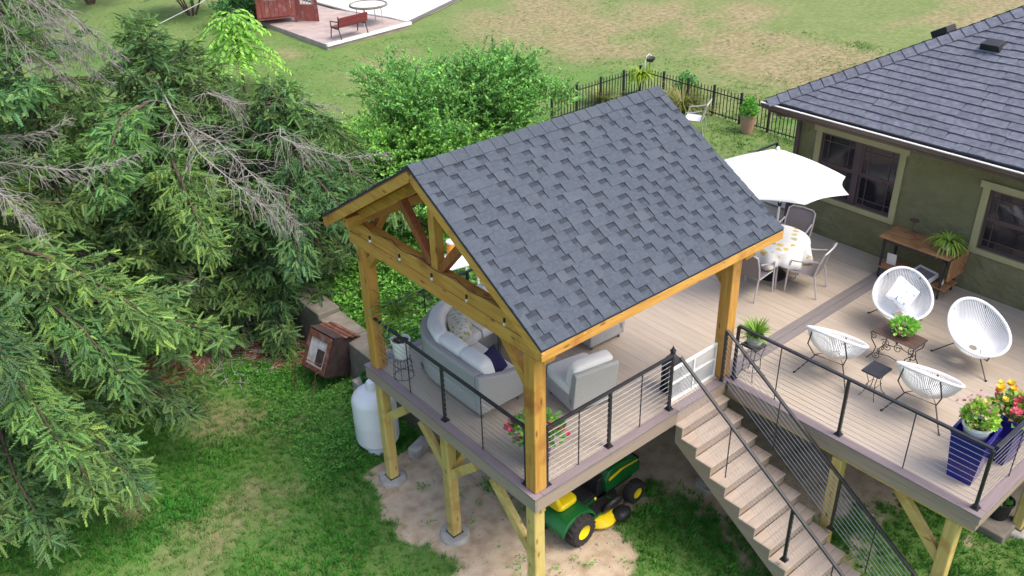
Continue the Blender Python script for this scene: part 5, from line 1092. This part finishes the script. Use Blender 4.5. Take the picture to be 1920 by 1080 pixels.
def panel(x0, y0, x1, y1, zb, zt, nb):
    a = Vector((x0, y0, 0)); b_ = Vector((x1, y1, 0)); L_ = (b_-a).length
    for k in range(nb):
        q0 = a.lerp(b_, (k+0.04)/nb); q1 = a.lerp(b_, (k+0.96)/nb); win_ = nb > 5 and 2 <= k < nb-2
        segs = [(zb, zb+0.62), (zt-0.3, zt)] if win_ else [(zb, zt)]
        for (z0, z1) in segs: MB().bar((q0.x, q0.y, (z0+z1)/2), (q1.x, q1.y, (z0+z1)/2), 0.03, z1-z0).build('plank', 'red_wood', t)
    if nb > 5:
        q0 = a.lerp(b_, 2/nb); q1 = a.lerp(b_, (nb-2)/nb); mb = MB()
        for k in range(5): f = k/4; q = q0.lerp(q1, f); mb.bar((q.x, q.y, zb+0.62), (q.x, q.y, zt-0.3), 0.025, 0.025)
        for k in range(4): zz = zb+0.64+(zt-0.95-zb)*k/3; mb.bar((q0.x, q0.y, zz), (q1.x, q1.y, zz), 0.02, 0.03)
        mb.build('lattice', 'pavers', t)
panel(-0.9, 0, 0.55, 0, 0.28, 2.0, 9); panel(0.55, 0, 1.35, -0.55, 0.05, 1.9, 8); panel(-0.9, 0, -0.9, 1.5, 0.2, 2.0, 8); panel(0.55, 1.5, -0.9, 1.5, 0.2, 2.0, 4)
MB().b(-0.9, 0.55, 0.03, 1.5, 0.18, 0.25).build('floor', 'red_wood', t); MB().b(-1.1, 1.5, -0.65, 1.7, 2.0, 2.08).build('roof', 'red_wood', t)
for (x_, y_) in ((-0.88, 0.05), (0.53, 0.05), (-0.88, 1.45), (0.53, 1.45)): MB().b(x_-0.05, x_+0.05, y_-0.05, y_+0.05, -0.1, 0.2).build('post', 'red_wood', t)
# ------------------------------------------------------------------ vegetation
def tubes_np(paths, radii, n=4):
    """many thin tubes as arrays: paths list of (k,3), radii list of (k,)"""
    VV = []; FF = []; o = 0
    for P, r_ in zip(paths, radii):
        P = np.asarray(P, float); k = len(P); T = np.gradient(P, axis=0); T = norm(T); up = np.array([0.31, 0.17, 0.93]); A = norm(np.cross(T, up)); B = np.cross(T, A)
        an = np.arange(n)*2*math.pi/n; ring = P[:, None, :]+(A[:, None, :]*np.cos(an)[None, :, None]+B[:, None, :]*np.sin(an)[None, :, None])*np.asarray(r_)[:, None, None]
        VV.append(ring.reshape(-1, 3)); i = np.arange(k-1)[:, None]*n; j = np.arange(n)[None]; FF.append((np.stack([i+j, i+(j+1) % n, i+n+(j+1) % n, i+n+j], -1).reshape(-1, 4))+o); o += k*n
    return np.concatenate(VV), np.concatenate(FF)
def twig_template():
    V = []; F = []
    for (ax, sides, N) in ((1, (1, -1), 6), (2, (1,), 5)):
        for s_ in sides:
            for i in range(N):
                x0 = i/N*0.86; k = 0.135*(1-0.55*(i/N))+0.02; o = len(V); q = [0, 0, 0]; q[ax] = s_*k; q[0] = x0+0.24
                V += [(x0, 0, 0), tuple(q), (x0+0.20, 0, 0)]; F.append((o, o+1, o+2))
    return np.array(V, float), np.array(F)
TW_V, TW_F = twig_template()
SPR_T = np.array([(1.0, 1.0, 1.0), (0.8, 0.88, 0.95), (1.25, 1.15, 1.0), (0.9, 1.0, 1.25), (1.55, 1.35, 1.05), (0.7, 0.78, 0.8)])
def limb_path(p0, az, L, up0, droop, lift, n=9):
    d = np.array([math.cos(az), math.sin(az), 0.0]); sd_ = np.array([-d[1], d[0], 0]); P = [np.array(p0, float)]; wob = rng.normal(0, 0.08)
    for i in range(1, n):
        f = i/(n-1); e = up0-droop*math.sin(min(1, f*1.25)*math.pi*0.62)+lift*max(0, f-0.6)*2.5
        P.append(P[-1]+(d*math.cos(e)+sd_*wob*f+np.array([0, 0, math.sin(e)]))*L/(n-1))
    return np.array(P)
def along(P, f):
    s_ = f*(len(P)-1); i = np.minimum(s_.astype(int), len(P)-2); t_ = (s_-i)[:, None]; return P[i]*(1-t_)+P[i+1]*t_, norm(P[i+1]-P[i])
def spruce(label, base, H, Rm, nb, h0, dens=1.0, limbs=(), dead=(), tw=(0.12, 0.27), bare=0.2, lean=(0, 0), weep=0.45, tint=1.0, top_h=None):
    bx_, by_, bz_ = base; t = thing('spruce_tree', label, 'tree', base, 0, 'spruce trees left of the pavilion')
    tp = [np.array([lean[0]*f*f, lean[1]*f*f, H*f-0.2*(1-f)]) for f in np.linspace(0, 1, 12)]; r0 = 0.012+0.016*H
    V, F = tubes_np([np.array(tp)], [np.linspace(r0, 0.015, 12)], 9); tri_mesh('trunk', V, F, 'bark', t)
    LP = []; LR = []; TP = []; TD = []; TU = []; DP = []; DR = []; TT = []
    todo = []
    for k in range(nb):
        f = (k+rng.uniform(0, 0.9))/nb; h = h0+(H*0.985-h0)*f**0.92; az = k*2.39996+rng.normal(0, 0.25); u = h/H
        L = Rm*(max(0.02, 1-u)**0.92)*1.08*rng.uniform(0.72, 1.12)+0.12; q = along(np.array(tp), np.array([h/H]))[0][0]
        todo.append((limb_path(q, az, L, 0.65*u*u+0.12, 0.75*(1-0.7*u), 0.55), rng.uniform() < bare*(u < 0.75), L))
    for (pts, isdead) in limbs: P = np.array(pts, float)-np.array(base); todo.append((P, isdead, float(np.linalg.norm(np.diff(P, axis=0), axis=1).sum())))
    for P, isdead, L in todo:
        lt = rng.uniform(0.72, 1.32)*np.array([rng.uniform(0.9, 1.2), 1.0, rng.uniform(0.8, 1.15)])
        rr = np.linspace(0.012+0.009*L, 0.006, len(P))*(0.42 if isdead else 1)
        (DP if isdead else LP).append(P); (DR if isdead else LR).append(rr)
        ns = max(3, int(L/0.10*dens)); fs = np.linspace(0.10, 1.0, ns)**0.9
        Q, D = along(P, np.clip(fs, 0, 0.999))
        for i in range(ns):
            f = fs[i]; sdv = np.cross(D[i], [0, 0, 1]); sdv = sdv/max(1e-6, np.linalg.norm(sdv))
            for sg in (1, -1):
                sl = (0.20+0.62*min(1, L/2.6)*(1-f)**0.7*min(1, f*4+0.35))*rng.uniform(0.6, 1.2)
                dd = D[i]*rng.uniform(0.3, 1.1)+sdv*sg*rng.uniform(0.35, 1.1)+np.array([0, 0, rng.normal(-0.05, 0.32)]); dd /= np.linalg.norm(dd)
                m = 5; sp = [Q[i]]
                hang = weep*rng.uniform(0.5, 1.5)
                for s_ in range(1, m): e = dd+np.array([0, 0, -hang*(s_/m)**1.2]); sp.append(sp[-1]+e/np.linalg.norm(e)*sl/(m-1))
                sp = np.array(sp)
                if isdead:
                    if rng.uniform() < 0.85:
                        DP.append(sp+rng.normal(0, 0.012, sp.shape)); DR.append(np.linspace(0.006, 0.0025, m))
                        for _ in range(2):
                            j = rng.integers(1, m-1); e = dd*0.5+rng.normal(0, 0.5, 3)+np.array([0, 0, -0.55]); e /= np.linalg.norm(e); l2 = sl*rng.uniform(0.3, 0.7)
                            DP.append(np.array([sp[j], sp[j]+e*l2*0.5, sp[j]+(e+np.array([0, 0, -0.25]))*l2])); DR.append(np.array([0.005, 0.004, 0.0025]))
                    continue
                nt = max(2, int(sl/0.068*dens)); ff = np.linspace(0.12, 1, nt); q2, d2 = along(sp, np.clip(ff, 0, 0.999))
                for s2 in (1, -1):
                    sv = np.cross(d2, np.array([0, 0, 1.0])); td = d2*rng.uniform(0.55, 1.0, (nt, 1))+norm(sv)*s2*rng.uniform(0.25, 0.75, (nt, 1))+rng.normal(0, 0.34, (nt, 3))+np.array([0, 0, -0.10-0.35*weep])
                    TP.append(q2+rng.normal(0, 0.018, q2.shape)); TD.append(td); TT.append(lt*rng.uniform(0.8, 1.2)*(1+0.25*ff[:, None]*np.array([0.6, 0.35, 0.1])))
    TP = np.concatenate(TP); TD = np.concatenate(TD); TT = np.concatenate(TT); n = len(TP)
    Fm = frames(TD, jitter=0.7); sc = rng.uniform(tw[0], tw[1], n); V, F = scatter(TW_V, TW_F, TP, Fm, sc)
    tc = SPR_T[rng.choice(len(SPR_T), n, p=[0.3, 0.2, 0.18, 0.12, 0.1, 0.1])]*rng.uniform(0.7, 1.25, (n, 1))*tint*TT
    k = len(TW_V); T = np.repeat(tc, k, 0)
    cr = tri_mesh('crown', V, F, 'spruce', t, T)
    V, F = tubes_np(LP, LR, 4); tri_mesh('limbs', V, F, 'bark', t)
    for q in dead: DP.append(np.array(q, float)-np.array(base)); DR.append(np.linspace(0.03, 0.006, len(q)))
    if DP: V, F = tubes_np(DP, DR, 4); kind(tri_mesh('dead_branches', V, F, 'deadwood', t), 'stuff')
    return t, n
def gz_(x_, y_): return float(height(x_, y_))
cnt = 0
_, n = spruce('huge spruce at the left picture edge, its low limbs sweeping over the lawn', (-4.3, 9.7, gz_(-4.3, 9.7)), 13.0, 4.3, 92, 0.7, 1.0,
    limbs=[([(-3.9, 9.3, 0.2), (-2.9, 8.3, 0.5), (-2.0, 7.1, 0.35), (-1.3, 6.1, 0.05)], False), ([(-3.9, 9.2, -0.9), (-3.1, 8.1, -0.6), (-2.5, 7.0, -0.8), (-2.1, 6.1, -1.1)], False),
           ([(-4.2, 9.2, -0.6), (-3.9, 7.6, -0.4), (-3.6, 6.0, -0.7), (-3.4, 4.9, -1.1)], False), ([(-4.4, 9.2, 0.8), (-4.4, 7.4, 0.9), (-4.25, 6.0, 0.5), (-4.15, 4.9, 0.0)], False),
           ([(-4.0, 9.4, 1.6), (-3.2, 8.0, 1.5), (-2.6, 6.9, 1.1), (-2.2, 6.2, 0.6)], False), ([(-4.5, 9.0, 2.2), (-4.6, 7.5, 2.2), (-4.5, 6.2, 1.7), (-4.3, 5.4, 1.2)], False),
           ([(-4.3, 9.3, -0.6), (-4.6, 7.6, -0.5), (-4.75, 6.1, -0.8), (-4.7, 4.9, -1.3)], False), ([(-4.5, 9.3, -0.4), (-5.1, 7.8, -0.2), (-5.4, 6.4, -0.5), (-5.4, 5.2, -1.0)], False), ([(-4.2, 9.3, -0.2), (-4.1, 7.6, 0.0), (-4.0, 6.0, -0.3), (-4.0, 4.8, -0.8)], False), ([(-4.3, 9.3, 1.2), (-3.6, 7.9, 1.2), (-3.2, 6.6, 0.8), (-3.0, 5.7, 0.2)], False), ([(-4.4, 8.8, 3.6), (-4.0, 7.6, 3.4), (-3.6, 6.9, 3.0), (-3.3, 6.8, 2.4)], True), ([(-4.6, 9.0, 1.4), (-4.8, 7.4, 1.3), (-4.6, 6.4, 0.8), (-4.3, 6.0, 0.3)], True)], bare=0.15, tw=(0.13, 0.28), weep=0.5); cnt += n
_, n = spruce('tall spruce in the upper left corner carrying a fan of dead grey limbs', (-1.9, 12.6, gz_(-1.9, 12.6)), 9.5, 3.0, 100, 0.9, 0.95,
    limbs=[([(-2.2, 11.2, 5.6), (-1.9, 10.3, 4.9), (-1.4, 10.0, 4.2), (-0.8, 10.1, 3.6)], True), ([(-2.3, 11.0, 5.9), (-2.0, 9.9, 5.2), (-1.3, 9.8, 4.5), (-0.75, 10.0, 3.8)], True), ([(-2.4, 11.6, 5.0), (-2.0, 10.5, 4.6), (-1.5, 10.1, 4.0), (-1.0, 10.3, 3.3)], True),
           ([(-2.6, 11.0, 5.4), (-2.5, 10.2, 4.8), (-2.1, 9.9, 4.1), (-1.6, 10.2, 3.4)], True)], bare=0.14, tw=(0.13, 0.27)); cnt += n
_, n = spruce('dark young spruce with a pointed top left of the small light green tree', (0.1, 11.3, gz_(0.1, 11.3)), 4.05-gz_(0.1, 11.3), 2.9, 84, 0.5, 0.95,
    limbs=[([(0.1, 11.0, 2.9), (-0.1, 9.8, 2.6), (-0.2, 8.7, 2.2), (0.1, 7.9, 1.7), (0.4, 7.6, 1.3), (0.6, 7.5, 0.9)], True), ([(0.2, 11.0, 2.2), (0.5, 9.6, 2.0), (0.8, 8.3, 1.3), (1.0, 7.7, 0.6)], True), ([(0.0, 11.0, 1.6), (-0.4, 9.5, 1.7), (-0.6, 8.4, 1.3), (-0.7, 7.6, 0.8)], False), ([(0.0, 11.0, 2.6), (-1.0, 9.8, 2.8), (-1.6, 9.0, 2.5), (-2.0, 8.4, 2.0)], False)], bare=0.16, tint=0.95); cnt += n
_, n = spruce('second pointed spruce close behind the dark young one', (1.0, 11.7, gz_(1.0, 11.7)), 3.35-gz_(1.0, 11.7), 2.5, 66, 0.5, 0.95,
    limbs=[([(1.0, 11.5, 2.7), (0.9, 10.6, 2.6), (1.35, 10.3, 2.35), (2.5, 10.1, 2.15), (3.25, 9.9, 1.95)], True), ([(1.1, 11.3, 2.2), (2.0, 10.4, 2.2), (2.9, 9.8, 1.7), (3.3, 9.2, 1.2)], False)], bare=0.26); cnt += n
_, n = spruce('broad drooping spruce beside the pavilion gable corner', (2.1, 10.2, gz_(2.1, 10.2)), 4.1, 2.7, 70, 0.5, 1.0,
    limbs=[([(2.0, 10.0, 1.9), (1.6, 9.2, 1.9), (1.85, 8.9, 1.7), (2.65, 8.6, 1.35), (3.6, 8.6, 1.2)], True), ([(2.1, 10.0, 1.4), (1.9, 8.9, 1.3), (1.9, 7.9, 0.9), (2.0, 7.3, 0.4)], False), ([(2.1, 10.0, 0.8), (1.4, 8.9, 0.9), (1.0, 8.0, 0.5), (0.8, 7.5, 0.0)], False), ([(2.2, 10.0, 0.9), (2.9, 9.0, 0.9), (3.2, 8.1, 0.6), (3.3, 7.6, 0.2)], False)], bare=0.3, weep=0.6); cnt += n
_, n = spruce('low spruce filling the gap above the brown mulch', (-0.9, 10.3, gz_(-0.9, 10.3)), 3.9, 2.2, 60, 0.45, 1.0, bare=0.22, weep=0.5); cnt += n
_, n = spruce('small spruce leaning over the far end of the retaining wall', (1.0, 9.6, gz_(1.0, 9.6)), 3.0, 1.9, 46, 0.5, 1.0, bare=0.2, weep=0.55); cnt += n
print('twigs', cnt)

QL_V = np.array([(0, 0, 0), (0.5, 0.27, 0.07), (1, 0, -0.05), (0.5, -0.27, 0.07)], float); QL_F = np.array([(0, 1, 2), (0, 2, 3)])
def shoots_bush(name, label, cat, base, blobs, nsh, nleaf, shl, ls, tints, group=None, trunk=True, upk=0.9):
    t = thing(name, label, cat, base, 0, group); P = []; D = []; SP = []; SR = []
    tot = sum(b_[1][0]*b_[1][1]*b_[1][2] for b_ in blobs)
    for (c, r_) in blobs:
        n = int(nsh*(r_[0]*r_[1]*r_[2])/tot); d = norm(rng.normal(size=(n, 3))); d[:, 2] = np.where(d[:, 2] < -0.25, -d[:, 2], d[:, 2])
        start = np.array(c)+d*np.array(r_)*rng.uniform(0.35, 0.92, (n, 1))
        dirs = norm(d*np.array([1, 1, 0.6])+np.array([0, 0, upk])+rng.normal(0, 0.3, (n, 3)))
        for i in range(n):
            L = shl*rng.uniform(0.4, 1.25)*(1.7 if rng.uniform() < 0.08 else 1); m = int(nleaf*L/shl)+2; f = np.linspace(0.05, 1, m)[:, None]; bend = np.array([*(dirs[i][:2]*0.25), -0.15])
            pts = start[i]+dirs[i]*f*L+bend*f*f*L; P.append(pts); az = np.arange(m)*2.4+rng.uniform(0, 6); side = np.stack([np.cos(az), np.sin(az), np.full(m, 0.15)], 1); D.append(side+dirs[i]*0.7+rng.normal(0, 0.25, (m, 3)))
            if i % 2 == 0: SP.append(pts[[0, m//2, m-1]]); SR.append(np.array([0.008, 0.006, 0.003]))
    P = np.concatenate(P); D = np.concatenate(D); n = len(P); Fm = frames(D, jitter=0.5); V, F = scatter(QL_V, QL_F, P, Fm, ls*rng.uniform(0.6, 1.35, n))
    cl_ = 0.7+0.6*vnoise(P[:, 0]+P[:, 2]*0.7, P[:, 1]-P[:, 2]*0.5, 0.55, 31)
    T = np.array(tints)[rng.integers(0, len(tints), n)]*rng.uniform(0.7, 1.3, (n, 1))*cl_[:, None]; tri_mesh('crown', V, F, 'leaf', t, np.repeat(T, 4, 0))
    for k in range(7): a = k*0.9; SP.append(np.array([(0.1*math.cos(a), 0.1*math.sin(a), -0.1), (0.5*math.cos(a), 0.5*math.sin(a), blobs[0][0][2]*0.7), (1.1*math.cos(a), 1.1*math.sin(a), blobs[0][0][2]*1.2)])); SR.append(np.array([0.05, 0.035, 0.015]))
    V, F = tubes_np(SP, SR, 4); kind(tri_mesh('stems', V, F, 'bark', t), 'stuff'); return t, n
BT = [(1, 1, 1), (1.25, 1.15, 0.9), (0.8, 0.92, 0.9), (1.5, 1.3, 0.9), (0.65, 0.8, 0.8)]
_, n = shoots_bush('leafy_bush', 'large bright green leafy bush rising behind the pavilion ridge', 'bush', (8.35, 11.2, gz_(8.35, 11.2)), [((0.0, 0, 0.8), (1.6, 1.5, 1.35)), ((-1.0, 0, 0.7), (1.5, 1.4, 1.25)), ((-0.5, -0.3, 1.3), (1.0, 1.0, 0.95))]+[((random.uniform(-2.3, 1.0), random.uniform(-1.4, 1.3), random.uniform(0.4, 1.6)), (random.uniform(0.55, 0.9),)*2+(random.uniform(0.5, 0.95),)) for _ in range(17)], 3100, 22, 0.55, 0.085, BT); cnt = n
_, n = shoots_bush('leafy_bush', 'lower yellow-green bush between the big bush and the spruces', 'bush', (5.6, 11.2, gz_(5.6, 11.2)), [((0, 0, 0.5), (1.6, 1.5, 0.95)), ((0.9, -0.9, 0.3), (1.3, 1.2, 0.8))], 950, 22, 0.55, 0.085, [(1.1, 1.05, 0.8), (1.4, 1.25, 0.8), (0.85, 0.95, 0.85), (1.7, 1.45, 0.9)]); cnt += n
_, n = shoots_bush('leafy_bush', 'small green bush between the lower bush and the garden table', 'bush', (4.7, 8.9, gz_(4.7, 8.9)), [((0, 0, 0.35), (1.1, 1.2, 0.65))], 420, 18, 0.45, 0.08, BT); cnt += n
# light green tree with drooping compound leaves
t = thing('small_tree', 'slender light green tree with drooping leaflets on the far lawn', 'tree', (5.6, 20.1, gz_(5.6, 20.1))); P = []; D = []; SP = [np.array([(0, 0, -0.1), (0.03, 0, 0.7), (0.0, 0.05, 1.6), (0.05, 0.0, 2.6)])]; SR = [np.array([0.05, 0.04, 0.03, 0.015])]
for k in range(64):
    f = k/64; h = 0.9+1.6*f; az = k*2.4; L = 1.65*(1-0.45*f)*rng.uniform(0.6, 1.1); d = np.array([math.cos(az), math.sin(az), 0]); ff = np.linspace(0, 1, 7)[:, None]
    pts = np.array([0.02, 0, h])+d*ff*L+np.array([0, 0, 1])*(0.55*ff-0.85*ff*ff)*L; SP.append(pts); SR.append(np.linspace(0.012, 0.003, 7)); m = 34; fs = np.linspace(0.15, 1, m); q, dd = along(pts, np.clip(fs, 0, .999)); sv = np.cross(dd, [0, 0, 1]); sg = np.where(np.arange(m) % 2 == 0, 1, -1)[:, None]
    P.append(q); D.append(norm(sv)*sg+dd*0.45+np.array([0, 0, -0.5])+rng.normal(0, 0.15, (m, 3)))
P = np.concatenate(P); D = np.concatenate(D); V, F = scatter(QL_V*np.array([1, 0.8, 1]), QL_F, P, frames(D, jitter=0.3), 0.17*rng.uniform(0.7, 1.2, len(P))); T = np.array([(1.5, 1.35, 0.8), (1.2, 1.2, 0.8), (1.9, 1.6, 0.9)])[rng.integers(0, 3, len(P))]
tri_mesh('crown', V, F, 'leaf', t, np.repeat(T, 4, 0)); V, F = tubes_np(SP, SR, 5); tri_mesh('trunk', V, F, 'bark', t)
# dark hedge trees behind the playhouse
for (hx, hy, r_, lb) in ((8.6, 31.2, 1.6, 'dark green shrub left of the red playhouse at the top edge'), (6.2, 36.5, 2.2, 'dark green bush at the top edge left of the playhouse'), (9.2, 28.0, 0.7, 'low green shrub growing at the foot of the playhouse')):
    _, n = shoots_bush('dark_shrub', lb, 'shrub', (hx, hy, gz_(hx, hy)), [((0, 0, r_*0.6), (r_, r_, r_*0.9))], int(260*r_), 16, 0.6, 0.13, [(0.5, 0.62, 0.7), (0.7, 0.8, 0.8), (0.4, 0.5, 0.6)], 'dark shrubs near the playhouse'); cnt += n
# overhead wire crossing the top left
t = thing('overhead_wire', 'thin grey wire crossing the lawn at the top left', 'wire', (0, 0, 0)); MB().tube([(3.2, 21.5, 1.4), (6.5, 24.6, 1.35), (9.6, 27.6, 1.55)], 0.012, 5).build('wire', 'alu', t)
MB().tube([(3.2, 21.5, -1.2), (3.2, 21.5, 1.45)], 0.05, 8).build('post', 'bark', t)

# ------------------------------------------------------------------ grass, weeds, litter
def tuft_template(nb=6, seed=3):
    r_ = np.random.default_rng(seed); V = []; F = []
    for i in range(nb):
        a = r_.uniform(0, 6.28); le = r_.uniform(0.25, 1.1); d = np.array([math.cos(a), math.sin(a), 0]); s_ = np.array([-d[1], d[0], 0])*0.10; b0 = d*r_.uniform(0, 0.45); o = len(V); h = r_.uniform(0.6, 1.1)
        V += [b0-s_, b0+s_, b0+d*le*h*0.5+np.array([0, 0, h*0.75])+s_*0.5, b0+d*le*h+np.array([0, 0, h*0.95])]; F += [(o, o+1, o+2), (o, o+2, o+3)]
    return np.array(V), np.array(F)
TU_V, TU_F = tuft_template()
def grass_patch(name, x0, x1, y0, y1, dens, size, skip=None, cols=None, label=None):
    n = int((x1-x0)*(y1-y0)*dens); x_ = rng.uniform(x0, x1, n); y_ = rng.uniform(y0, y1, n)
    bare_ = np.maximum(np.maximum(dirt_mask(x_, y_), mulch_mask(x_, y_)), 0.55*np.clip(dry_mask(x_, y_), 0, 1)); keep = rng.uniform(0, 1, n) > bare_*1.25-0.1
    if skip is not None: keep &= ~skip(x_, y_)
    # thicker and thinner places
    keep &= rng.uniform(0, 1, n) < 0.35+1.0*vnoise(x_, y_, 0.8, 21)
    x_, y_ = x_[keep], y_[keep]; n = len(x_); P = np.stack([x_, y_, height(x_, y_)-0.005], 1); a = rng.uniform(0, 6.28, n); c, s_ = np.cos(a), np.sin(a); z0 = np.zeros(n); o1 = np.ones(n)
    Fm = np.stack([np.stack([c, s_, z0], 1), np.stack([-s_, c, z0], 1), np.stack([z0, z0, o1], 1)], 2); sc = size*rng.uniform(0.6, 1.4, n)*(0.7+0.7*vnoise(x_, y_, 1.1, 22)); V, F = scatter(TU_V, TU_F, P, Fm, sc)
    g_ = vnoise(x_, y_, 1.6, 23)+0.5*(vnoise(x_, y_, 0.5, 24)-0.5); dm = np.clip(dry_mask(x_, y_), 0, 1)
    c0, c1 = np.array([0.65, 1.0, 0.75]), np.array([1.25, 1.2, 1.05]); tc = c0+(c1-c0)*g_[:, None]; tc = tc*(1-dm[:, None])+np.array([2.6, 1.35, 2.6])*dm[:, None]; tc = tc*rng.uniform(0.75, 1.25, (n, 1))
    o = tri_mesh(name, V, F, 'grass', None, np.repeat(tc, len(TU_V), 0)); kind(o, 'stuff'); o['label'] = label; return n
under_deck = lambda x_, y_: (x_ > 4.2) & (y_ < 4.0) & (y_ > -0.8)
wallf = lambda x_, y_: (x_ > 1.1) & (x_ < 1.75) & (y_ < 9.8) & (y_ > 3.9)
n = grass_patch('lawn_grass', -7.5, 9.0, -4.8, 10.5, 430, 0.062, lambda x_, y_: under_deck(x_, y_) | wallf(x_, y_) | ((x_ > 1.5) & (y_ > 4.0)) | (x_ > 8.8), label='short green grass of the lower lawn')
n += grass_patch('bank_grass', 1.72, 9.0, 4.15, 14, 260, 0.10, None, label='taller green grass on the bank behind the deck')
n += grass_patch('far_grass', 3.0, 24, 10, 34, 55, 0.036, lambda x_, y_: ((x_ > 9.7) & (y_ > 22.2)) | ((x_ < 9) & (y_ < 14)), label='sparse grass of the far lawn')
n += grass_patch('yard_grass', 9.0, 24, 4.2, 10, 110, 0.05, lambda x_, y_: (x_ < 10.6) & (y_ < 4.5), label='green grass inside the picket fence')
# broad weeds at the foot of wall and fireplace, and sprigs on the dirt
def weeds(name, pts, size, tints, label):
    P = np.array(pts); P = np.stack([P[:, 0], P[:, 1], height(P[:, 0], P[:, 1])], 1); k = 9; Q = np.repeat(P, k, 0)+rng.normal(0, 0.05, (len(P)*k, 3))*np.array([1, 1, 0.3]); Q[:, 2] += np.abs(rng.normal(0.04, 0.04, len(Q))); D = rng.normal(0, 1, (len(Q), 3)); D[:, 2] = np.abs(D[:, 2])*0.6
    V, F = scatter(QL_V, QL_F, Q, frames(D, jitter=0.3), size*rng.uniform(0.6, 1.4, len(Q))); T = np.array(tints)[rng.integers(0, len(tints), len(Q))]*rng.uniform(0.8, 1.2, (len(Q), 1)); o = kind(tri_mesh(name, V, F, 'leaf', None, np.repeat(T, 4, 0)), 'stuff'); o['label'] = label
wp_ = [(rng.uniform(-0.9, 1.1), rng.uniform(4.5, 6.6)) for _ in range(420)]+[(rng.uniform(-0.6, 1.1), rng.uniform(6.4, 8.4)) for _ in range(160)]
weeds('ground_weeds', wp_, 0.05, [(0.62, 0.8, 0.5), (0.8, 0.95, 0.5), (0.5, 0.7, 0.5)], 'lush low weeds on the lawn around the rusty fireplace')
weeds('bank_weeds', [(rng.uniform(1.75, 5.5), rng.uniform(4.3, 9.5)) for _ in range(900)], 0.09, [(1.0, 1.05, 0.6), (1.3, 1.25, 0.7), (0.8, 0.9, 0.6)], 'leafy green weeds on the bank behind the deck')
weeds('dirt_sprigs', [(rng.uniform(-0.2, 2.6), rng.uniform(-0.6, 3.6)) for _ in range(46)], 0.05, [(0.7, 0.85, 0.6), (0.9, 0.9, 0.6)], 'small green sprigs on the bare dirt')
ns_ = 900; x_ = rng.uniform(-0.9, 4.0, ns_); y_ = rng.uniform(-0.8, 4.0, ns_); kp = dirt_mask(x_, y_) > 0.6; x_, y_ = x_[kp], y_[kp]; OC_V = np.array([(1, 0, 0), (-1, 0, 0), (0, 1, 0), (0, -1, 0), (0, 0, .7), (0, 0, -.7)], float); OC_F = np.array([(0, 2, 4), (2, 1, 4), (1, 3, 4), (3, 0, 4), (2, 0, 5), (1, 2, 5), (3, 1, 5), (0, 3, 5)])
V, F = scatter(OC_V, OC_F, np.stack([x_, y_, height(x_, y_)+0.003], 1), frames(rng.normal(0, 1, (len(x_), 3))), rng.uniform(0.006, 0.022, len(x_))); o = kind(tri_mesh('pebbles', V, F, 'concrete', None), 'stuff'); o['label'] = 'small stones scattered on the bare dirt'
SP = []; SR = []
for _ in range(520):
    k = rng.integers(0, 3); cx, cy, rx, ry = ((-1.9, 11.0, 2.4, 2.6), (0.4, 9.4, 1.5, 1.5), (-4.0, 10.5, 2.5, 3.0))[k]; px, py = cx+rng.uniform(-1, 1)*rx, cy+rng.uniform(-1, 1)*ry; a = rng.uniform(0, 6.28); L = rng.uniform(0.15, 0.75); d = np.array([math.cos(a), math.sin(a)])
    pts = np.array([[px, py], [px, py]+d*L*0.5+rng.normal(0, 0.03, 2), [px, py]+d*L]); SP.append(np.column_stack([pts, height(pts[:, 0], pts[:, 1])+rng.uniform(0.0, 0.05)])); SR.append(np.array([0.008, 0.007, 0.004])*rng.uniform(0.6, 1.5))
V, F = tubes_np(SP, SR, 4); o = kind(tri_mesh('fallen_sticks', V, F, 'deadwood', None), 'stuff'); o['label'] = 'grey fallen sticks littering the ground under the spruces'
